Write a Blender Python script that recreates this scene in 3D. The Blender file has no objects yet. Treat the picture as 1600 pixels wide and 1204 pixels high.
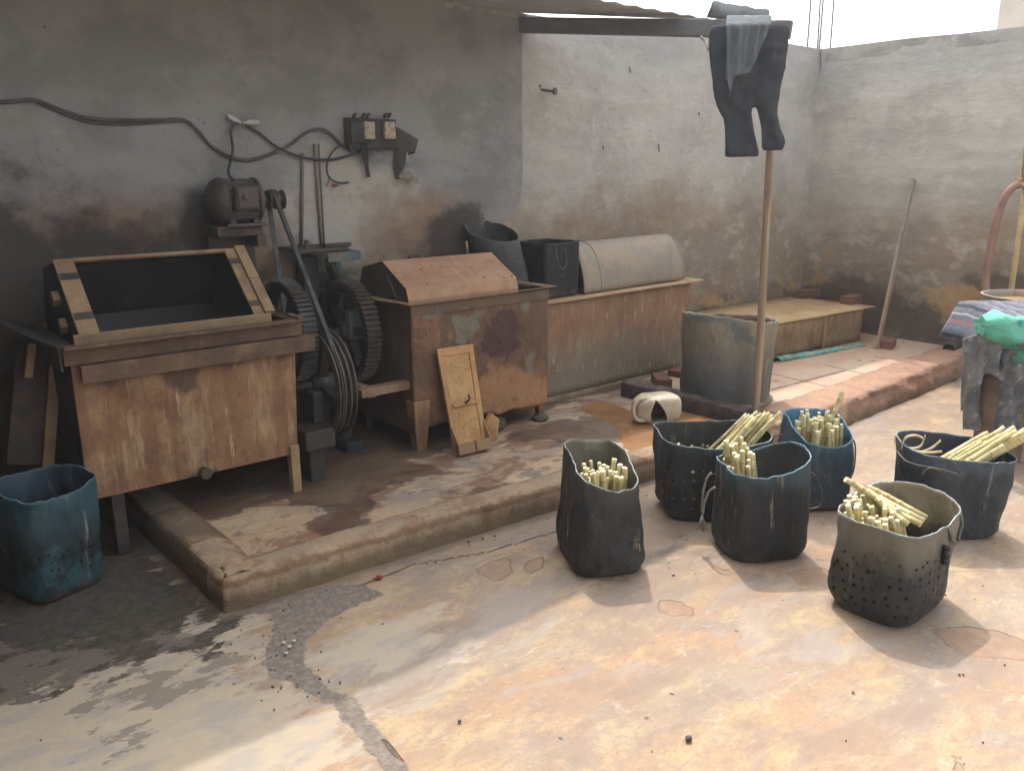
import bpy, math, random
import numpy as np
from mathutils import Vector, Matrix, noise as mnoise
random.seed(7); np.random.seed(7)
C = bpy.context.scene.collection
RAD = math.radians

# ------------------------------------------------------------------ camera
F_PX, PITCH, YAW, ROLL, EYE = 1300.0, RAD(14.38), RAD(39.68), RAD(-.325), np.array([0, 0, 1.6])
def cam_axes():
    f = np.array([math.sin(YAW)*math.cos(PITCH), math.cos(YAW)*math.cos(PITCH), -math.sin(PITCH)])
    r = np.array([math.cos(YAW), -math.sin(YAW), 0.0]); u = np.cross(r, f)
    return math.cos(ROLL)*r + math.sin(ROLL)*u, -math.sin(ROLL)*r + math.cos(ROLL)*u, f
CR, CU, CF = cam_axes()
cd = bpy.data.cameras.new('camera'); cam = bpy.data.objects.new('camera', cd); C.objects.link(cam)
cd.sensor_width = 36; cd.sensor_fit = 'HORIZONTAL'; cd.lens = F_PX*36/1600; cd.clip_start = .02; cd.clip_end = 3000
cam.matrix_world = Matrix(((CR[0], CU[0], -CF[0], EYE[0]), (CR[1], CU[1], -CF[1], EYE[1]), (CR[2], CU[2], -CF[2], EYE[2]), (0, 0, 0, 1)))
bpy.context.scene.camera = cam
bpy.context.scene.render.resolution_x = 1024; bpy.context.scene.render.resolution_y = 770
# survey of the photograph: where the line of sight through a photo point meets a known plane of the yard
def ray(px, py): return CR*((px-800)/F_PX) - CU*((py-602)/F_PX) + CF
def gp(px, py, z=0.0): d = ray(px, py); return EYE + d*((z-EYE[2])/d[2])
def yp(px, py, Y): d = ray(px, py); return EYE + d*((Y-EYE[1])/d[1])
def xp(px, py, X): d = ray(px, py); return EYE + d*((X-EYE[0])/d[0])
HN = np.array([math.sin(YAW), math.cos(YAW), 0]); HR = np.array([math.cos(YAW), -math.sin(YAW), 0])
def fp(px, py, P): d = ray(px, py); P = np.array([P[0], P[1], 0.]); return EYE + d*(((P-EYE)@HN)/(d@HN))

# ------------------------------------------------------------------ sky, sun, exposure
SUN = Vector((.34, .53, 1.0)).normalized()
EL = math.asin(SUN.z); AZ = math.atan2(SUN.x, SUN.y)
w = bpy.data.worlds.new('World'); bpy.context.scene.world = w; w.use_nodes = True
nt = w.node_tree; nt.nodes.clear()
sk = nt.nodes.new('ShaderNodeTexSky'); sk.sky_type = 'NISHITA'; sk.sun_disc = False
sk.sun_elevation = EL; sk.sun_rotation = AZ; sk.dust_density = 4.0; sk.air_density = 1.0; sk.altitude = 0
bg = nt.nodes.new('ShaderNodeBackground'); bg.inputs[1].default_value = .15
wo = nt.nodes.new('ShaderNodeOutputWorld'); hs = nt.nodes.new('ShaderNodeHueSaturation'); hs.inputs['Saturation'].default_value = .12; hs.inputs['Value'].default_value = 1.9   # hazy, whitish sky
nt.links.new(sk.outputs[0], hs.inputs['Color']); nt.links.new(hs.outputs[0], bg.inputs[0]); nt.links.new(bg.outputs[0], wo.inputs[0])
sl = bpy.data.lights.new('sun', 'SUN'); sl.energy = 2.0; sl.angle = RAD(.9); sl.color = (1, .94, .84)
so = bpy.data.objects.new('sun', sl); C.objects.link(so); so.rotation_euler = SUN.to_track_quat('Z', 'Y').to_euler(); so.location = (3, 6, 8)
sc = bpy.context.scene
sc.view_settings.view_transform = 'Standard'; sc.view_settings.look = 'None'; sc.view_settings.exposure = .88; sc.view_settings.gamma = 1
sc.cycles.max_bounces = 8; sc.cycles.diffuse_bounces = 4; sc.cycles.transparent_max_bounces = 12

# ------------------------------------------------------------------ node helper
class NT:
    def __init__(s, name):
        s.m = bpy.data.materials.new(name); s.m.use_nodes = True; s.t = s.m.node_tree; s.t.nodes.clear()
        s.out = s.t.nodes.new('ShaderNodeOutputMaterial'); s.b = s.t.nodes.new('ShaderNodeBsdfPrincipled')
        s.t.links.new(s.b.outputs[0], s.out.inputs[0])
        tc = s.t.nodes.new('ShaderNodeTexCoord'); s.uv = tc.outputs['UV']
        oi = s.t.nodes.new('ShaderNodeObjectInfo'); s.rnd = oi.outputs['Random']
        s.raw = tc.outputs['Object']
        v = s.t.nodes.new('ShaderNodeVectorMath'); v.operation = 'ADD'
        k = s.math('MULTIPLY', s.rnd, 37.0)
        s.t.links.new(tc.outputs['Object'], v.inputs[0]); s.t.links.new(k, v.inputs[1]); s.P = v.outputs[0]
    def put(s, sock, val):
        if isinstance(val, bpy.types.NodeSocket): s.t.links.new(val, sock)
        elif isinstance(val, (tuple, list)) and sock.type == 'RGBA' and len(val) == 3: sock.default_value = (*val, 1)
        else: sock.default_value = val
    def math(s, op, a, b=0.0, clamp=False):
        n = s.t.nodes.new('ShaderNodeMath'); n.operation = op; n.use_clamp = clamp; s.put(n.inputs[0], a); s.put(n.inputs[1], b); return n.outputs[0]
    def scale(s, vec, sc3, off=(0, 0, 0)):
        n = s.t.nodes.new('ShaderNodeMapping'); s.put(n.inputs['Vector'], vec); n.inputs['Scale'].default_value = sc3; n.inputs['Location'].default_value = off; return n.outputs[0]
    def noise(s, sc3=1.0, detail=5, rough=.6, vec=None, off=0.0, dist=0.0):
        if not isinstance(sc3, (tuple, list)): sc3 = (sc3,)*3
        v = s.scale(vec or s.P, sc3, (off, off*1.7, off*.6))
        n = s.t.nodes.new('ShaderNodeTexNoise'); s.put(n.inputs['Vector'], v); n.inputs['Scale'].default_value = 1
        n.inputs['Detail'].default_value = detail; n.inputs['Roughness'].default_value = rough; n.inputs['Distortion'].default_value = dist
        return n.outputs[0]
    def voro(s, scl, feature='F1', rnd=1.0, vec=None, dim='3D', warp=0.0):
        v = vec or s.P
        if warp:
            nn = s.t.nodes.new('ShaderNodeTexNoise'); s.put(nn.inputs['Vector'], v); nn.inputs['Scale'].default_value = 3.0; nn.inputs['Detail'].default_value = 5
            m = s.t.nodes.new('ShaderNodeVectorMath'); m.operation = 'MULTIPLY_ADD'; s.put(m.inputs[0], nn.outputs['Color']); m.inputs[1].default_value = (warp,)*3; s.put(m.inputs[2], v); v = m.outputs[0]
        n = s.t.nodes.new('ShaderNodeTexVoronoi'); n.voronoi_dimensions = dim; n.feature = feature; s.put(n.inputs['Vector'], v)
        n.inputs['Scale'].default_value = scl; n.inputs['Randomness'].default_value = rnd; return n.outputs['Distance']
    def step(s, val, lo, hi):
        n = s.t.nodes.new('ShaderNodeMapRange'); n.interpolation_type = 'SMOOTHSTEP'; s.put(n.inputs[0], val)
        if lo <= hi: n.inputs[1].default_value = lo; n.inputs[2].default_value = hi
        else: n.inputs[1].default_value = hi; n.inputs[2].default_value = lo; n.inputs[3].default_value = 1; n.inputs[4].default_value = 0
        return n.outputs[0]
    def mix(s, f, a, b):
        n = s.t.nodes.new('ShaderNodeMix'); n.data_type = 'RGBA'; s.put(n.inputs[0], f); s.put(n.inputs[6], a); s.put(n.inputs[7], b); return n.outputs[2]
    def mul(s, *a):
        r = a[0]
        for x in a[1:]: r = s.math('MULTIPLY', r, x)
        return r
    def add(s, a, b): return s.math('ADD', a, b)
    def attr(s, name):
        n = s.t.nodes.new('ShaderNodeAttribute'); n.attribute_name = name; return n.outputs['Fac']
    def attrn(s, name, amt=.8, sc3=9.0, lo=.42, hi=.58, off=3.0):
        return s.step(s.add(s.attr(name), s.mul(s.math('SUBTRACT', s.noise(sc3, 6, .65, off=off), .5), amt)), lo, hi)
    def axis(s, i, vec=None):
        n = s.t.nodes.new('ShaderNodeSeparateXYZ'); s.put(n.inputs[0], vec or s.raw); return n.outputs[i]
    def bump(s, h, dist=.01, strength=1.0, normal=None):
        n = s.t.nodes.new('ShaderNodeBump'); n.inputs['Strength'].default_value = strength; n.inputs['Distance'].default_value = dist; s.put(n.inputs['Height'], h)
        if normal is not None: s.put(n.inputs['Normal'], normal)
        return n.outputs[0]
    def done(s, col, rough=.8, normal=None, metal=0.0, spec=.3):
        s.put(s.b.inputs['Base Color'], col); s.put(s.b.inputs['Roughness'], rough); s.put(s.b.inputs['Metallic'], metal)
        s.put(s.b.inputs['Specular IOR Level'], spec)
        if normal is not None: s.put(s.b.inputs['Normal'], normal)
        return s.m

MATS = {}
def simple(name, c, c2=None, sc3=12.0, rough=.8, bump=.003, bsc=40.0, lo=.4, hi=.65, metal=0, spec=.3, c3=None):
    if name in MATS: return MATS[name]
    n = NT(name); col = n.mix(n.step(n.noise(sc3, 6), lo, hi), c, c2 or tuple(x*.6 for x in c))
    if c3: col = n.mix(n.step(n.noise(sc3, 5, off=11.), .55, .7), col, c3)
    nm = n.bump(n.noise(bsc, 5), bump) if bump else None
    MATS[name] = n.done(col, rough, nm, metal, spec); return MATS[name]

def rust(name, base, streak, dark, pale=None, sx=16.0, sz=1.6, zgrade=None, peel=None, rough=.75, spec=.25, flake=0.0, stain=None):
    """rusty painted steel: vertical run marks, blotches, fine pitting"""
    n = NT(name)
    col = n.mix(n.step(n.noise(3.0, 6), .38, .62), base, tuple(.5*(a+b) for a, b in zip(base, dark)))
    br = n.step(n.noise(4.5, 6, .65, off=44.), .36, .6)
    col = n.mix(n.mul(n.step(n.noise((sx, sx, sz), 7, .68, off=2., dist=.25), .42, .68), br, .9), col, streak)
    col = n.mix(n.mul(n.step(n.noise((sx*.6, sx*.6, sz*1.2), 7, .68, off=8., dist=.25), .52, .72), .75), col, dark)
    if zgrade:
        z0, z1, gc = zgrade
        zz = n.add(n.axis(2), n.mul(n.math('SUBTRACT', n.noise((6, 6, 2.5), 6, .65, off=5.), .5), .35))
        col = n.mix(n.mul(n.step(zz, z1, z0), .9), col, gc)
    if pale: col = n.mix(n.mul(n.step(n.noise((sx*2.2, sx*2.2, sz*1.6), 7, .7, off=14.), .58, .68), .75), col, pale)
    if peel:
        pn = n.noise((4.5, 4.5, 3.2), 8, .62, off=21., dist=.4)
        col = n.mix(n.mul(n.step(pn, .46, .58), .85), col, peel)
        col = n.mix(n.mul(n.step(n.math('ABSOLUTE', n.math('SUBTRACT', pn, .505)), .012, .004), .18), col, tuple(x*.35 for x in dark))
    if stain:
        for st_ in stain: col = n.mix(n.mul(n.attrn(st_[0], 1.5, st_[2] if len(st_) > 2 else 11., .40, .62), .85), col, st_[1])
    sp = n.noise(70.0, 4, .7, off=4.); col = n.mix(n.mul(n.step(sp, .58, .70), .6), col, tuple(x*.55 for x in dark))
    grime = n.noise(7.0, 7, .72, off=30.); col = n.mix(n.mul(n.step(grime, .46, .70), .55), col, tuple(x*.8 for x in dark))
    h = n.add(n.mul(n.noise(55.0, 6, .7), .5), n.mul(n.noise(9.0, 5, .6, off=9.), 1.0))
    if peel: h = n.add(h, n.mul(n.step(n.noise((4.5, 4.5, 3.2), 8, .62, off=21., dist=.4), .47, .56), -.5))
    MATS[name] = n.done(col, rough, n.bump(h, .006+flake), 0, spec); return MATS[name]

# ------------------------------------------------------------------ mesh helper
class MB:
    def __init__(s): s.v = []; s.f = []; s.mi = []; s.sm = []; s.uv = {}; s.cur = 0
    def add(s, vs, fs, smooth=False, mi=None):
        o = len(s.v); s.v += [tuple(map(float, p)) for p in vs]
        for f in fs: s.f.append(tuple(i+o for i in f)); s.mi.append(s.cur if mi is None else mi); s.sm.append(smooth)
        return s
    def box(s, c, d, M=None, taper=(1, 1), mi=None):
        vs = []
        for z in (-.5, .5):
            tx, ty = taper if z > 0 else (1, 1)
            for x, y in ((-.5, -.5), (.5, -.5), (.5, .5), (-.5, .5)):
                p = Vector((x*d[0]*tx, y*d[1]*ty, z*d[2]))
                if M is not None: p = M @ p
                vs.append((p.x+c[0], p.y+c[1], p.z+c[2]))
        return s.add(vs, [(3, 2, 1, 0), (4, 5, 6, 7), (0, 1, 5, 4), (1, 2, 6, 5), (2, 3, 7, 6), (3, 0, 4, 7)], False, mi)
    def span(s, x0, x1, y0, y1, z0, z1, mi=None): return s.box(((x0+x1)/2, (y0+y1)/2, (z0+z1)/2), (x1-x0, y1-y0, z1-z0), None, (1, 1), mi)
    def beam(s, a, b, wd, ht, up=(0, 0, 1), mi=None):
        a = Vector(a); b = Vector(b); d = b-a; L = d.length; d.normalize(); up = Vector(up)
        sx = d.cross(up).normalized(); uz = sx.cross(d).normalized()
        M = Matrix((d, sx, uz)).transposed()
        return s.box((a+b)/2, (L, wd, ht), M, (1, 1), mi)
    def tube(s, pts, r, n=10, caps=True, mi=None, capmi=None, smooth=True):
        pts = [Vector(p) for p in pts]; k = len(pts); rs = r if isinstance(r, (list, tuple)) else [r]*k
        t0 = (pts[1]-pts[0]).normalized(); ref = Vector((0, 0, 1)) if abs(t0.z) < .9 else Vector((1, 0, 0))
        u = t0.cross(ref).normalized(); vs = []
        for i, p in enumerate(pts):
            t = (pts[min(i+1, k-1)]-pts[max(i-1, 0)]).normalized(); u = (u-t*u.dot(t)).normalized(); v = t.cross(u)
            for j in range(n):
                a = 2*math.pi*j/n; vs.append(p+(u*math.cos(a)+v*math.sin(a))*rs[i])
        fs = [(i*n+j, i*n+(j+1) % n, (i+1)*n+(j+1) % n, (i+1)*n+j) for i in range(k-1) for j in range(n)]
        s.add(vs, fs, smooth, mi)
        if caps:
            o = len(s.v)-k*n
            for idx in (tuple(range(n-1, -1, -1)), tuple((k-1)*n+j for j in range(n))):
                s.f.append(tuple(o+i for i in idx)); s.mi.append(capmi if capmi is not None else (s.cur if mi is None else mi)); s.sm.append(False)
        return s
    def prism(s, poly, x0, x1, skip=(), caps=True, mi=None):
        """polygon in (y,z) swept along x"""
        n = len(poly); vs = [(x0, y, z) for y, z in poly]+[(x1, y, z) for y, z in poly]
        fs = [(i, (i+1) % n, n+(i+1) % n, n+i) for i in range(n) if i not in skip]
        if caps: fs += [tuple(range(n-1, -1, -1)), tuple(range(n, 2*n))]
        return s.add(vs, fs, False, mi)
    def lathe(s, prof, c, axis='x', n=48, a0=0, a1=2*math.pi, mi=None, smooth=True):
        """profile of (radius, offset along axis)"""
        full = abs(a1-a0-2*math.pi) < 1e-6; k = n if full else n+1; vs = []
        for r, h in prof:
            for j in range(k):
                a = a0+(a1-a0)*j/n; p = r*math.cos(a); q = r*math.sin(a)
                vs.append({'x': (c[0]+h, c[1]+p, c[2]+q), 'z': (c[0]+p, c[1]+q, c[2]+h), 'y': (c[0]+p, c[1]+h, c[2]+q)}[axis])
        fs = [(i*k+j, i*k+(j+1) % k, (i+1)*k+(j+1) % k, (i+1)*k+j) for i in range(len(prof)-1) for j in range(n)]
        return s.add(vs, fs, smooth, mi)
    def grid(s, rows, smooth=True, mi=None, closed=False, flip=False):
        nr = len(rows); nc = len(rows[0]); vs = [p for r in rows for p in r]; m = nc if closed else nc-1
        fs = [(i*nc+j, i*nc+(j+1) % nc, (i+1)*nc+(j+1) % nc, (i+1)*nc+j) for i in range(nr-1) for j in range(m)]
        if flip: fs = [f[::-1] for f in fs]
        return s.add(vs, fs, smooth, mi)
    def build(s, name, mats, parent=None, bevel=0.0, solid=0.0, origin=None):
        me = bpy.data.meshes.new(name); L = Vector(parent.location) if parent is not None else Vector((0, 0, 0))
        if parent is not None and parent.parent is not None: L = Vector(parent.parent.location)+Vector(parent.location)
        if parent is None:
            if origin is None:
                a = np.array(s.v); lo = a.min(0); hi = a.max(0); origin = ((lo[0]+hi[0])/2, (lo[1]+hi[1])/2, lo[2])
            L = Vector(origin)
        me.from_pydata([(p[0]-L.x, p[1]-L.y, p[2]-L.z) for p in s.v], [], s.f)
        for m in (mats if isinstance(mats, (list, tuple)) else [mats]): me.materials.append(m)
        me.polygons.foreach_set('material_index', s.mi); me.polygons.foreach_set('use_smooth', s.sm)
        me.validate(); me.update()
        o = bpy.data.objects.new(name, me); C.objects.link(o)
        if parent is not None: o.parent = parent
        else: o.location = L
        if solid:
            q = o.modifiers.new('thickness', 'SOLIDIFY'); q.thickness = solid; q.offset = 0
        if bevel:
            q = o.modifiers.new('bevel', 'BEVEL'); q.width = bevel; q.segments = 2; q.limit_method = 'ANGLE'; q.angle_limit = RAD(40)
        return o
def tag(o, label, cat, group=None):
    o['label'] = label; o['category'] = cat
    if group: o['group'] = group
    return o
def struct(o, kind='structure'): o['kind'] = kind; return o
def thing(name, label, cat, loc, group=None):
    o = bpy.data.objects.new(name, None); C.objects.link(o); o.location = loc; o.empty_display_size = .1
    return tag(o, label, cat, group)
def part(name, mb, mat, root, label=None, **k):
    o = mb.build(name, mat, root, **k)
    if label: o['label'] = label
    return o
def smooth_path(pts, n=6):
    pts = [np.array(p, float) for p in pts]; P = [2*pts[0]-pts[1]]+pts+[2*pts[-1]-pts[-2]]; out = []
    for i in range(1, len(P)-2):
        for k in range(n):
            t = k/n; out.append(.5*((2*P[i])+(-P[i-1]+P[i+1])*t+(2*P[i-1]-5*P[i]+4*P[i+1]-P[i+2])*t*t+(-P[i-1]+3*P[i]-3*P[i+1]+P[i+2])*t**3))
    out.append(pts[-1]); return out
def nz(x, y, z=0.0, s=1.0): return mnoise.noise(Vector((x*s, y*s, z*s)))
def frac(x, y, s, o=4): return mnoise.fractal(Vector((x*s, y*s, 3.3)), 1.0, 2.0, o)

# signed-distance stains: value .5 on the outline, 1 well inside, 0 well outside
def sdf(P, poly):
    poly = np.array(poly, float)[:, :2]; n = len(poly); d2 = np.full(len(P), 1e9); ins = np.zeros(len(P), bool)
    for i in range(n):
        a = poly[i]; b = poly[(i+1) % n]; e = b-a; wv = P-a
        t = np.clip((wv@e)/(e@e+1e-12), 0, 1); q = wv-t[:, None]*e; d2 = np.minimum(d2, (q**2).sum(1))
        c1 = (P[:, 1] >= a[1]); c2 = (P[:, 1] < b[1]); c3 = e[0]*wv[:, 1] > e[1]*wv[:, 0]
        ins ^= ((c1 & c2 & c3) | (~c1 & ~c2 & ~c3))
    d = np.sqrt(d2); return np.where(ins, d, -d)
def stain(P, polys, wd):
    v = np.full(len(P), -1e9)
    for p in polys: v = np.maximum(v, sdf(P, p))
    return np.clip(.5+.5*v/wd, 0, 1)
def line_d(P, pts, wd):
    v = np.full(len(P), 1e9); pts = np.array(pts, float)[:, :2]
    for a, b in zip(pts[:-1], pts[1:]):
        e = b-a; t = np.clip(((P-a)@e)/(e@e+1e-12), 0, 1); q = P-a-t[:, None]*e; v = np.minimum(v, np.sqrt((q**2).sum(1)))
    return np.clip(1-.5*v/wd, 0, 1)
def set_attr(o, name, vals):
    a = o.data.attributes.new(name, 'FLOAT', 'POINT'); a.data.foreach_set('value', np.asarray(vals, np.float32))
def gpoly(pts, z=0.0): return [gp(x, y, z)[:2] for x, y in pts]
def coping(x): return 2.60+.075*np.clip((x-4.7)/1.2, 0, 1)
def sheet(name, xs, ys, zfun, mat, plane='xy', top=None):
    nx, ny = len(xs), len(ys); X, Y = np.meshgrid(xs, ys); P = np.stack([X.ravel(), Y.ravel()], 1); Z = zfun(P)
    V = {'xy': np.stack([P[:, 0], P[:, 1], Z], 1), 'xz': np.stack([P[:, 0], Z, P[:, 1]], 1), 'yz': np.stack([Z, P[:, 0], P[:, 1]], 1)}[plane]
    if top is not None: V[:, 2] *= top(P[:, 0])/2.70
    i = np.arange((nx-1)*(ny-1)); r = i//(nx-1); c = i % (nx-1); a = r*nx+c
    Fq = np.stack([a, a+1, a+nx+1, a+nx], 1)
    if plane == 'yz': Fq = Fq[:, ::-1]
    me = bpy.data.meshes.new(name); me.vertices.add(len(V)); me.vertices.foreach_set('co', V.ravel().astype(np.float32))
    me.loops.add(Fq.size); me.polygons.add(len(Fq)); me.loops.foreach_set('vertex_index', Fq.ravel().astype(np.int32))
    me.polygons.foreach_set('loop_start', (np.arange(len(Fq))*4).astype(np.int32)); me.polygons.foreach_set('use_smooth', np.ones(len(Fq), bool))
    me.update(calc_edges=True); me.validate(); me.materials.append(mat)
    o = bpy.data.objects.new(name, me); C.objects.link(o); return o, P
def vnoise(P, s, o=4, seed=0.0): return np.array([mnoise.fractal(Vector((x*s+seed, y*s, seed)), 1.0, 2.0, o) for x, y in P])

# ================================================================== SETTING
WY, WX = 4.45, 7.39      # inner faces of the back wall and the side wall
KT = .132                # kerb top
#-- ground
def ground_mat():
    n = NT('yard_concrete')
    tan, grey, ochre, pink, pale, dark = (.32, .225, .135), (.22, .178, .148), (.37, .255, .125), (.285, .175, .108), (.36, .28, .185), (.10, .078, .058)
    big = n.noise((.9, 1.8, 1), 6, .6); st = n.noise((1.6, 6.5, 1), 7, .66, off=6., dist=.6)
    col = n.mix(n.step(big, .38, .66), tan, grey)
    col = n.mix(n.mul(n.step(st, .44, .68), .8), col, pale)
    col = n.mix(n.mul(n.step(n.noise((2.2, 3.5, 1), 7, .66, off=12., dist=.5), .48, .68), .75), col, ochre)
    pk = n.noise((1.5, 2.2, 1), 8, .64, off=19., dist=.5); col = n.mix(n.mul(n.step(pk, .48, .61), .8), col, pink)
    g2 = n.noise((3.2, 5.5, 1), 8, .7, off=25., dist=.4); col = n.mix(n.mul(n.step(g2, .50, .63), .7), col, (.205, .168, .145))
    col = n.mix(n.mul(n.step(n.noise((5., 42., 5.), 6, .7, off=52., dist=.35), .52, .68), .5), col, (.20, .16, .13))
    col = n.mix(n.mul(n.step(n.noise((9., 60., 9.), 6, .7, off=57., dist=.35), .56, .72), .25), col, (.43, .37, .28))
    col = n.mix(n.mul(n.step(n.noise(15., 8, .75, off=31.), .54, .72), .4), col, (.46, .41, .34))
    col = n.mix(n.mul(n.step(n.noise((4., 7., 4.), 8, .72, off=81., dist=.3), .46, .60), .65), col, (.225, .165, .132)); col = n.mix(n.mul(n.step(n.noise((3., 5., 4.), 8, .72, off=85., dist=.3), .52, .64), .6), col, (.40, .30, .165))
    fl1 = n.noise((5., 8., 5.), 9, .74, off=91., dist=.4); col = n.mix(n.mul(n.step(fl1, .56, .64), .5), col, (.215, .145, .10)); col = n.mix(n.mul(n.step(n.noise((7., 11., 7.), 9, .74, off=95., dist=.4), .58, .66), .45), col, (.41, .35, .26))
    col = n.mix(n.mul(n.step(n.noise((40., 60., 40.), 4, .7, off=99.), .60, .68), .45), col, (.16, .115, .085))
    col = n.mix(n.mul(n.step(n.noise((14., 24., 14.), 7, .75, off=35.), .5, .66), .6), col, (.215, .155, .11))
    col = n.mix(n.mul(n.step(n.noise((60., 60., 60.), 5, .75, off=38.), .56, .66), .5), col, (.17, .12, .085))
    wb = n.noise((1.15, 2.1, 1), 8, .66, off=111., dist=.6); col = n.mix(n.mul(n.step(wb, .53, .60), .5), col, (.20, .142, .105)); wg = n.noise((1.3, 2.6, 1), 8, .68, off=117., dist=.6); col = n.mix(n.mul(n.step(wg, .54, .60), .5), col, (.265, .235, .21))
    # edges of the peeling top coat
    ed = n.step(n.math('ABSOLUTE', n.math('SUBTRACT', pk, .556)), .0052, .0015)
    ed = n.mul(ed, n.step(n.noise(1.9, 4, off=40.), .52, .62)); col = n.mix(n.mul(ed, .16), col, (.17, .11, .075))
    flake = n.attrn('flake', .9, 7., .46, .54); col = n.mix(n.mul(flake, .85), col, n.mix(n.step(n.noise(18., 6), .4, .65), (.225, .145, .095), (.275, .185, .122)))
    fe = n.add(n.attr('flake'), n.mul(n.math('SUBTRACT', n.noise(7., 6, .65, off=3.), .5), .9)); fe = n.step(n.math('ABSOLUTE', n.math('SUBTRACT', fe, .5)), .07, .02)
    col = n.mix(n.mul(n.mul(fe, .4), n.step(n.noise(3., 3, off=44.), .45, .6)), col, (.16, .10, .07))
    pal = n.attrn('pale', 1.5, (5., 9., 4.), .42, .6); col = n.mix(n.mul(pal, .75), col, n.mix(n.step(n.noise((6, 12, 4), 6, off=7.), .45, .6), (.375, .315, .235), (.30, .27, .235)))
    soil = n.attrn('soil', 1.7, (6., 11., 5.), .44, .50); soc = n.mix(n.step(n.noise(26., 6, .7), .35, .65), (.046, .037, .029), (.085, .068, .052))
    col = n.mix(soil, col, soc)
    mud = n.attrn('mud', .8, 18., .44, .54); muc = n.mix(n.step(n.noise(38., 6, .7), .4, .65), (.15, .125, .105), (.235, .195, .165))
    col = n.mix(mud, col, muc)
    spl = n.attrn('splash', 1.9, (8., 15., 9.), .52, .6); col = n.mix(n.mul(spl, .75), col, (.15, .125, .10))
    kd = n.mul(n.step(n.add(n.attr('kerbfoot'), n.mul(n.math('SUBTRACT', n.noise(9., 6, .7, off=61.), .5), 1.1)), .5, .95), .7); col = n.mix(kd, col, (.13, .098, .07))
    cr = n.attrn('crack', .5, 24., .62, .72); col = n.mix(n.mul(cr, .8), col, (.09, .06, .045))
    wet_dark = n.attrn('wet_dark', 1.0, 7., .44, .58); col = n.mix(n.mul(wet_dark, .65), col, dark)
    vd = n.voro(5.0, rnd=1.0); col = n.mix(n.mul(n.step(vd, .045, .03), .8), col, (.09, .06, .045))   # grit
    h = n.add(n.mul(n.noise(45., 6, .7), .25), n.mul(n.noise(7., 6, .65, off=2.), .6))
    h = n.add(h, n.mul(mud, n.add(-.6, n.mul(n.noise(30., 6, .75), 1.5)))); h = n.add(h, n.mul(soil, n.mul(n.noise(40., 6, .75), .9)))
    h = n.add(h, n.mul(flake, -.8)); h = n.add(h, n.mul(cr, -1.5))
    rg = n.math('SUBTRACT', n.add(.62, n.mul(n.noise(6., 4), .3)), n.mul(wet_dark, .35))
    return n.done(col, rg, n.bump(h, .006), 0, .35)
gx = np.concatenate([np.linspace(-60, -1, 16)[:-1], np.arange(-.6, 8.0, .02), np.linspace(9, 70, 16)])
gy = np.concatenate([np.linspace(-60, .2, 20)[:-1], np.arange(.4, 3.1, .017), np.arange(3.12, 4.7, .04), np.linspace(6, 80, 14)])
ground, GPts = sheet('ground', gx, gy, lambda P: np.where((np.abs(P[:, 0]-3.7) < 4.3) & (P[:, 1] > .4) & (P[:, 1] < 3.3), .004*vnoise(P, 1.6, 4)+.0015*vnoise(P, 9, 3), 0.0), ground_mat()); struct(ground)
soil_p = gpoly([(-60, 760), (100, 780), (170, 760), (260, 850), (352, 966), (300, 960), (290, 985), (330, 1010), (240, 1035), (150, 1040), (60, 1085), (-60, 1110)])
mud_p = [gpoly([(360, 962), (420, 935), (520, 912), (570, 912), (600, 930), (545, 950), (500, 975), (470, 1020), (480, 1045), (520, 1075), (552, 1090), (600, 1150), (640, 1206), (605, 1206), (560, 1150), (520, 1100), (490, 1085), (455, 1064), (415, 1054), (412, 1020), (428, 985), (425, 955)])]
flakes = [gpoly([(1030, 940), (1050, 936), (1085, 950), (1085, 962), (1050, 964), (1032, 955)]), gpoly([(1462, 985), (1510, 977), (1560, 985), (1605, 1000), (1605, 1030), (1520, 1025), (1475, 1008)]),
          gpoly([(1230, 895), (1290, 885), (1300, 905), (1250, 918)]), gpoly([(1490, 1180), (1505, 1174), (1510, 1204), (1490, 1210)]),
          gpoly([(760, 880), (790, 872), (800, 895), (775, 910), (745, 890)]), gpoly([(820, 880), (850, 866), (850, 885), (825, 898)])]
pale_p = [gpoly([(-60, 1080), (110, 1010), (290, 960), (420, 960), (410, 1060), (560, 1150), (560, 1260), (-120, 1260)]), gpoly([(500, 1000), (640, 960), (700, 1000), (560, 1060), (490, 1060)])]
splash_p = [gpoly([(-20, 1030), (60, 1010), (160, 1010), (210, 1040), (150, 1062), (60, 1085), (-20, 1090)]), gpoly([(230, 1000), (300, 985), (330, 1000), (270, 1020)]), gpoly([(80, 1100), (160, 1085), (180, 1100), (110, 1120)]), gpoly([(150, 1075), (250, 1050), (330, 1060), (250, 1100), (140, 1110)]), gpoly([(0, 1010), (120, 1010), (190, 1030), (100, 1080), (0, 1100)]), gpoly([(150, 1150), (240, 1142), (240, 1160), (150, 1165)]), gpoly([(320, 1010), (380, 1008), (360, 1050), (300, 1050)])]
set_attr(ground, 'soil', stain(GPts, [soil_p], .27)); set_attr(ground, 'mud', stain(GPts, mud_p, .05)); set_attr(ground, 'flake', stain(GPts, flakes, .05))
set_attr(ground, 'pale', stain(GPts, pale_p, .35)); set_attr(ground, 'splash', stain(GPts, splash_p, .2))
set_attr(ground, 'kerbfoot', np.max([line_d(GPts, [(.93, 4.4), (.96, 3.0), (.968, 2.855), (1.5, 2.835), (2.6, 2.765), (3.8, 2.71), (4.4, 2.59), (5.5, 2.59), (7.4, 2.69)], .075)]+[line_d(GPts, [(cx_-.1, cy_), (cx_+.1, cy_)], .13)*.8 for cx_, cy_ in ((2.37, 2.27), (3.15, 2.31), (2.975, 1.88), (3.665, 2.06), (2.95, 1.30), (3.815, 1.455))], axis=0))
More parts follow.
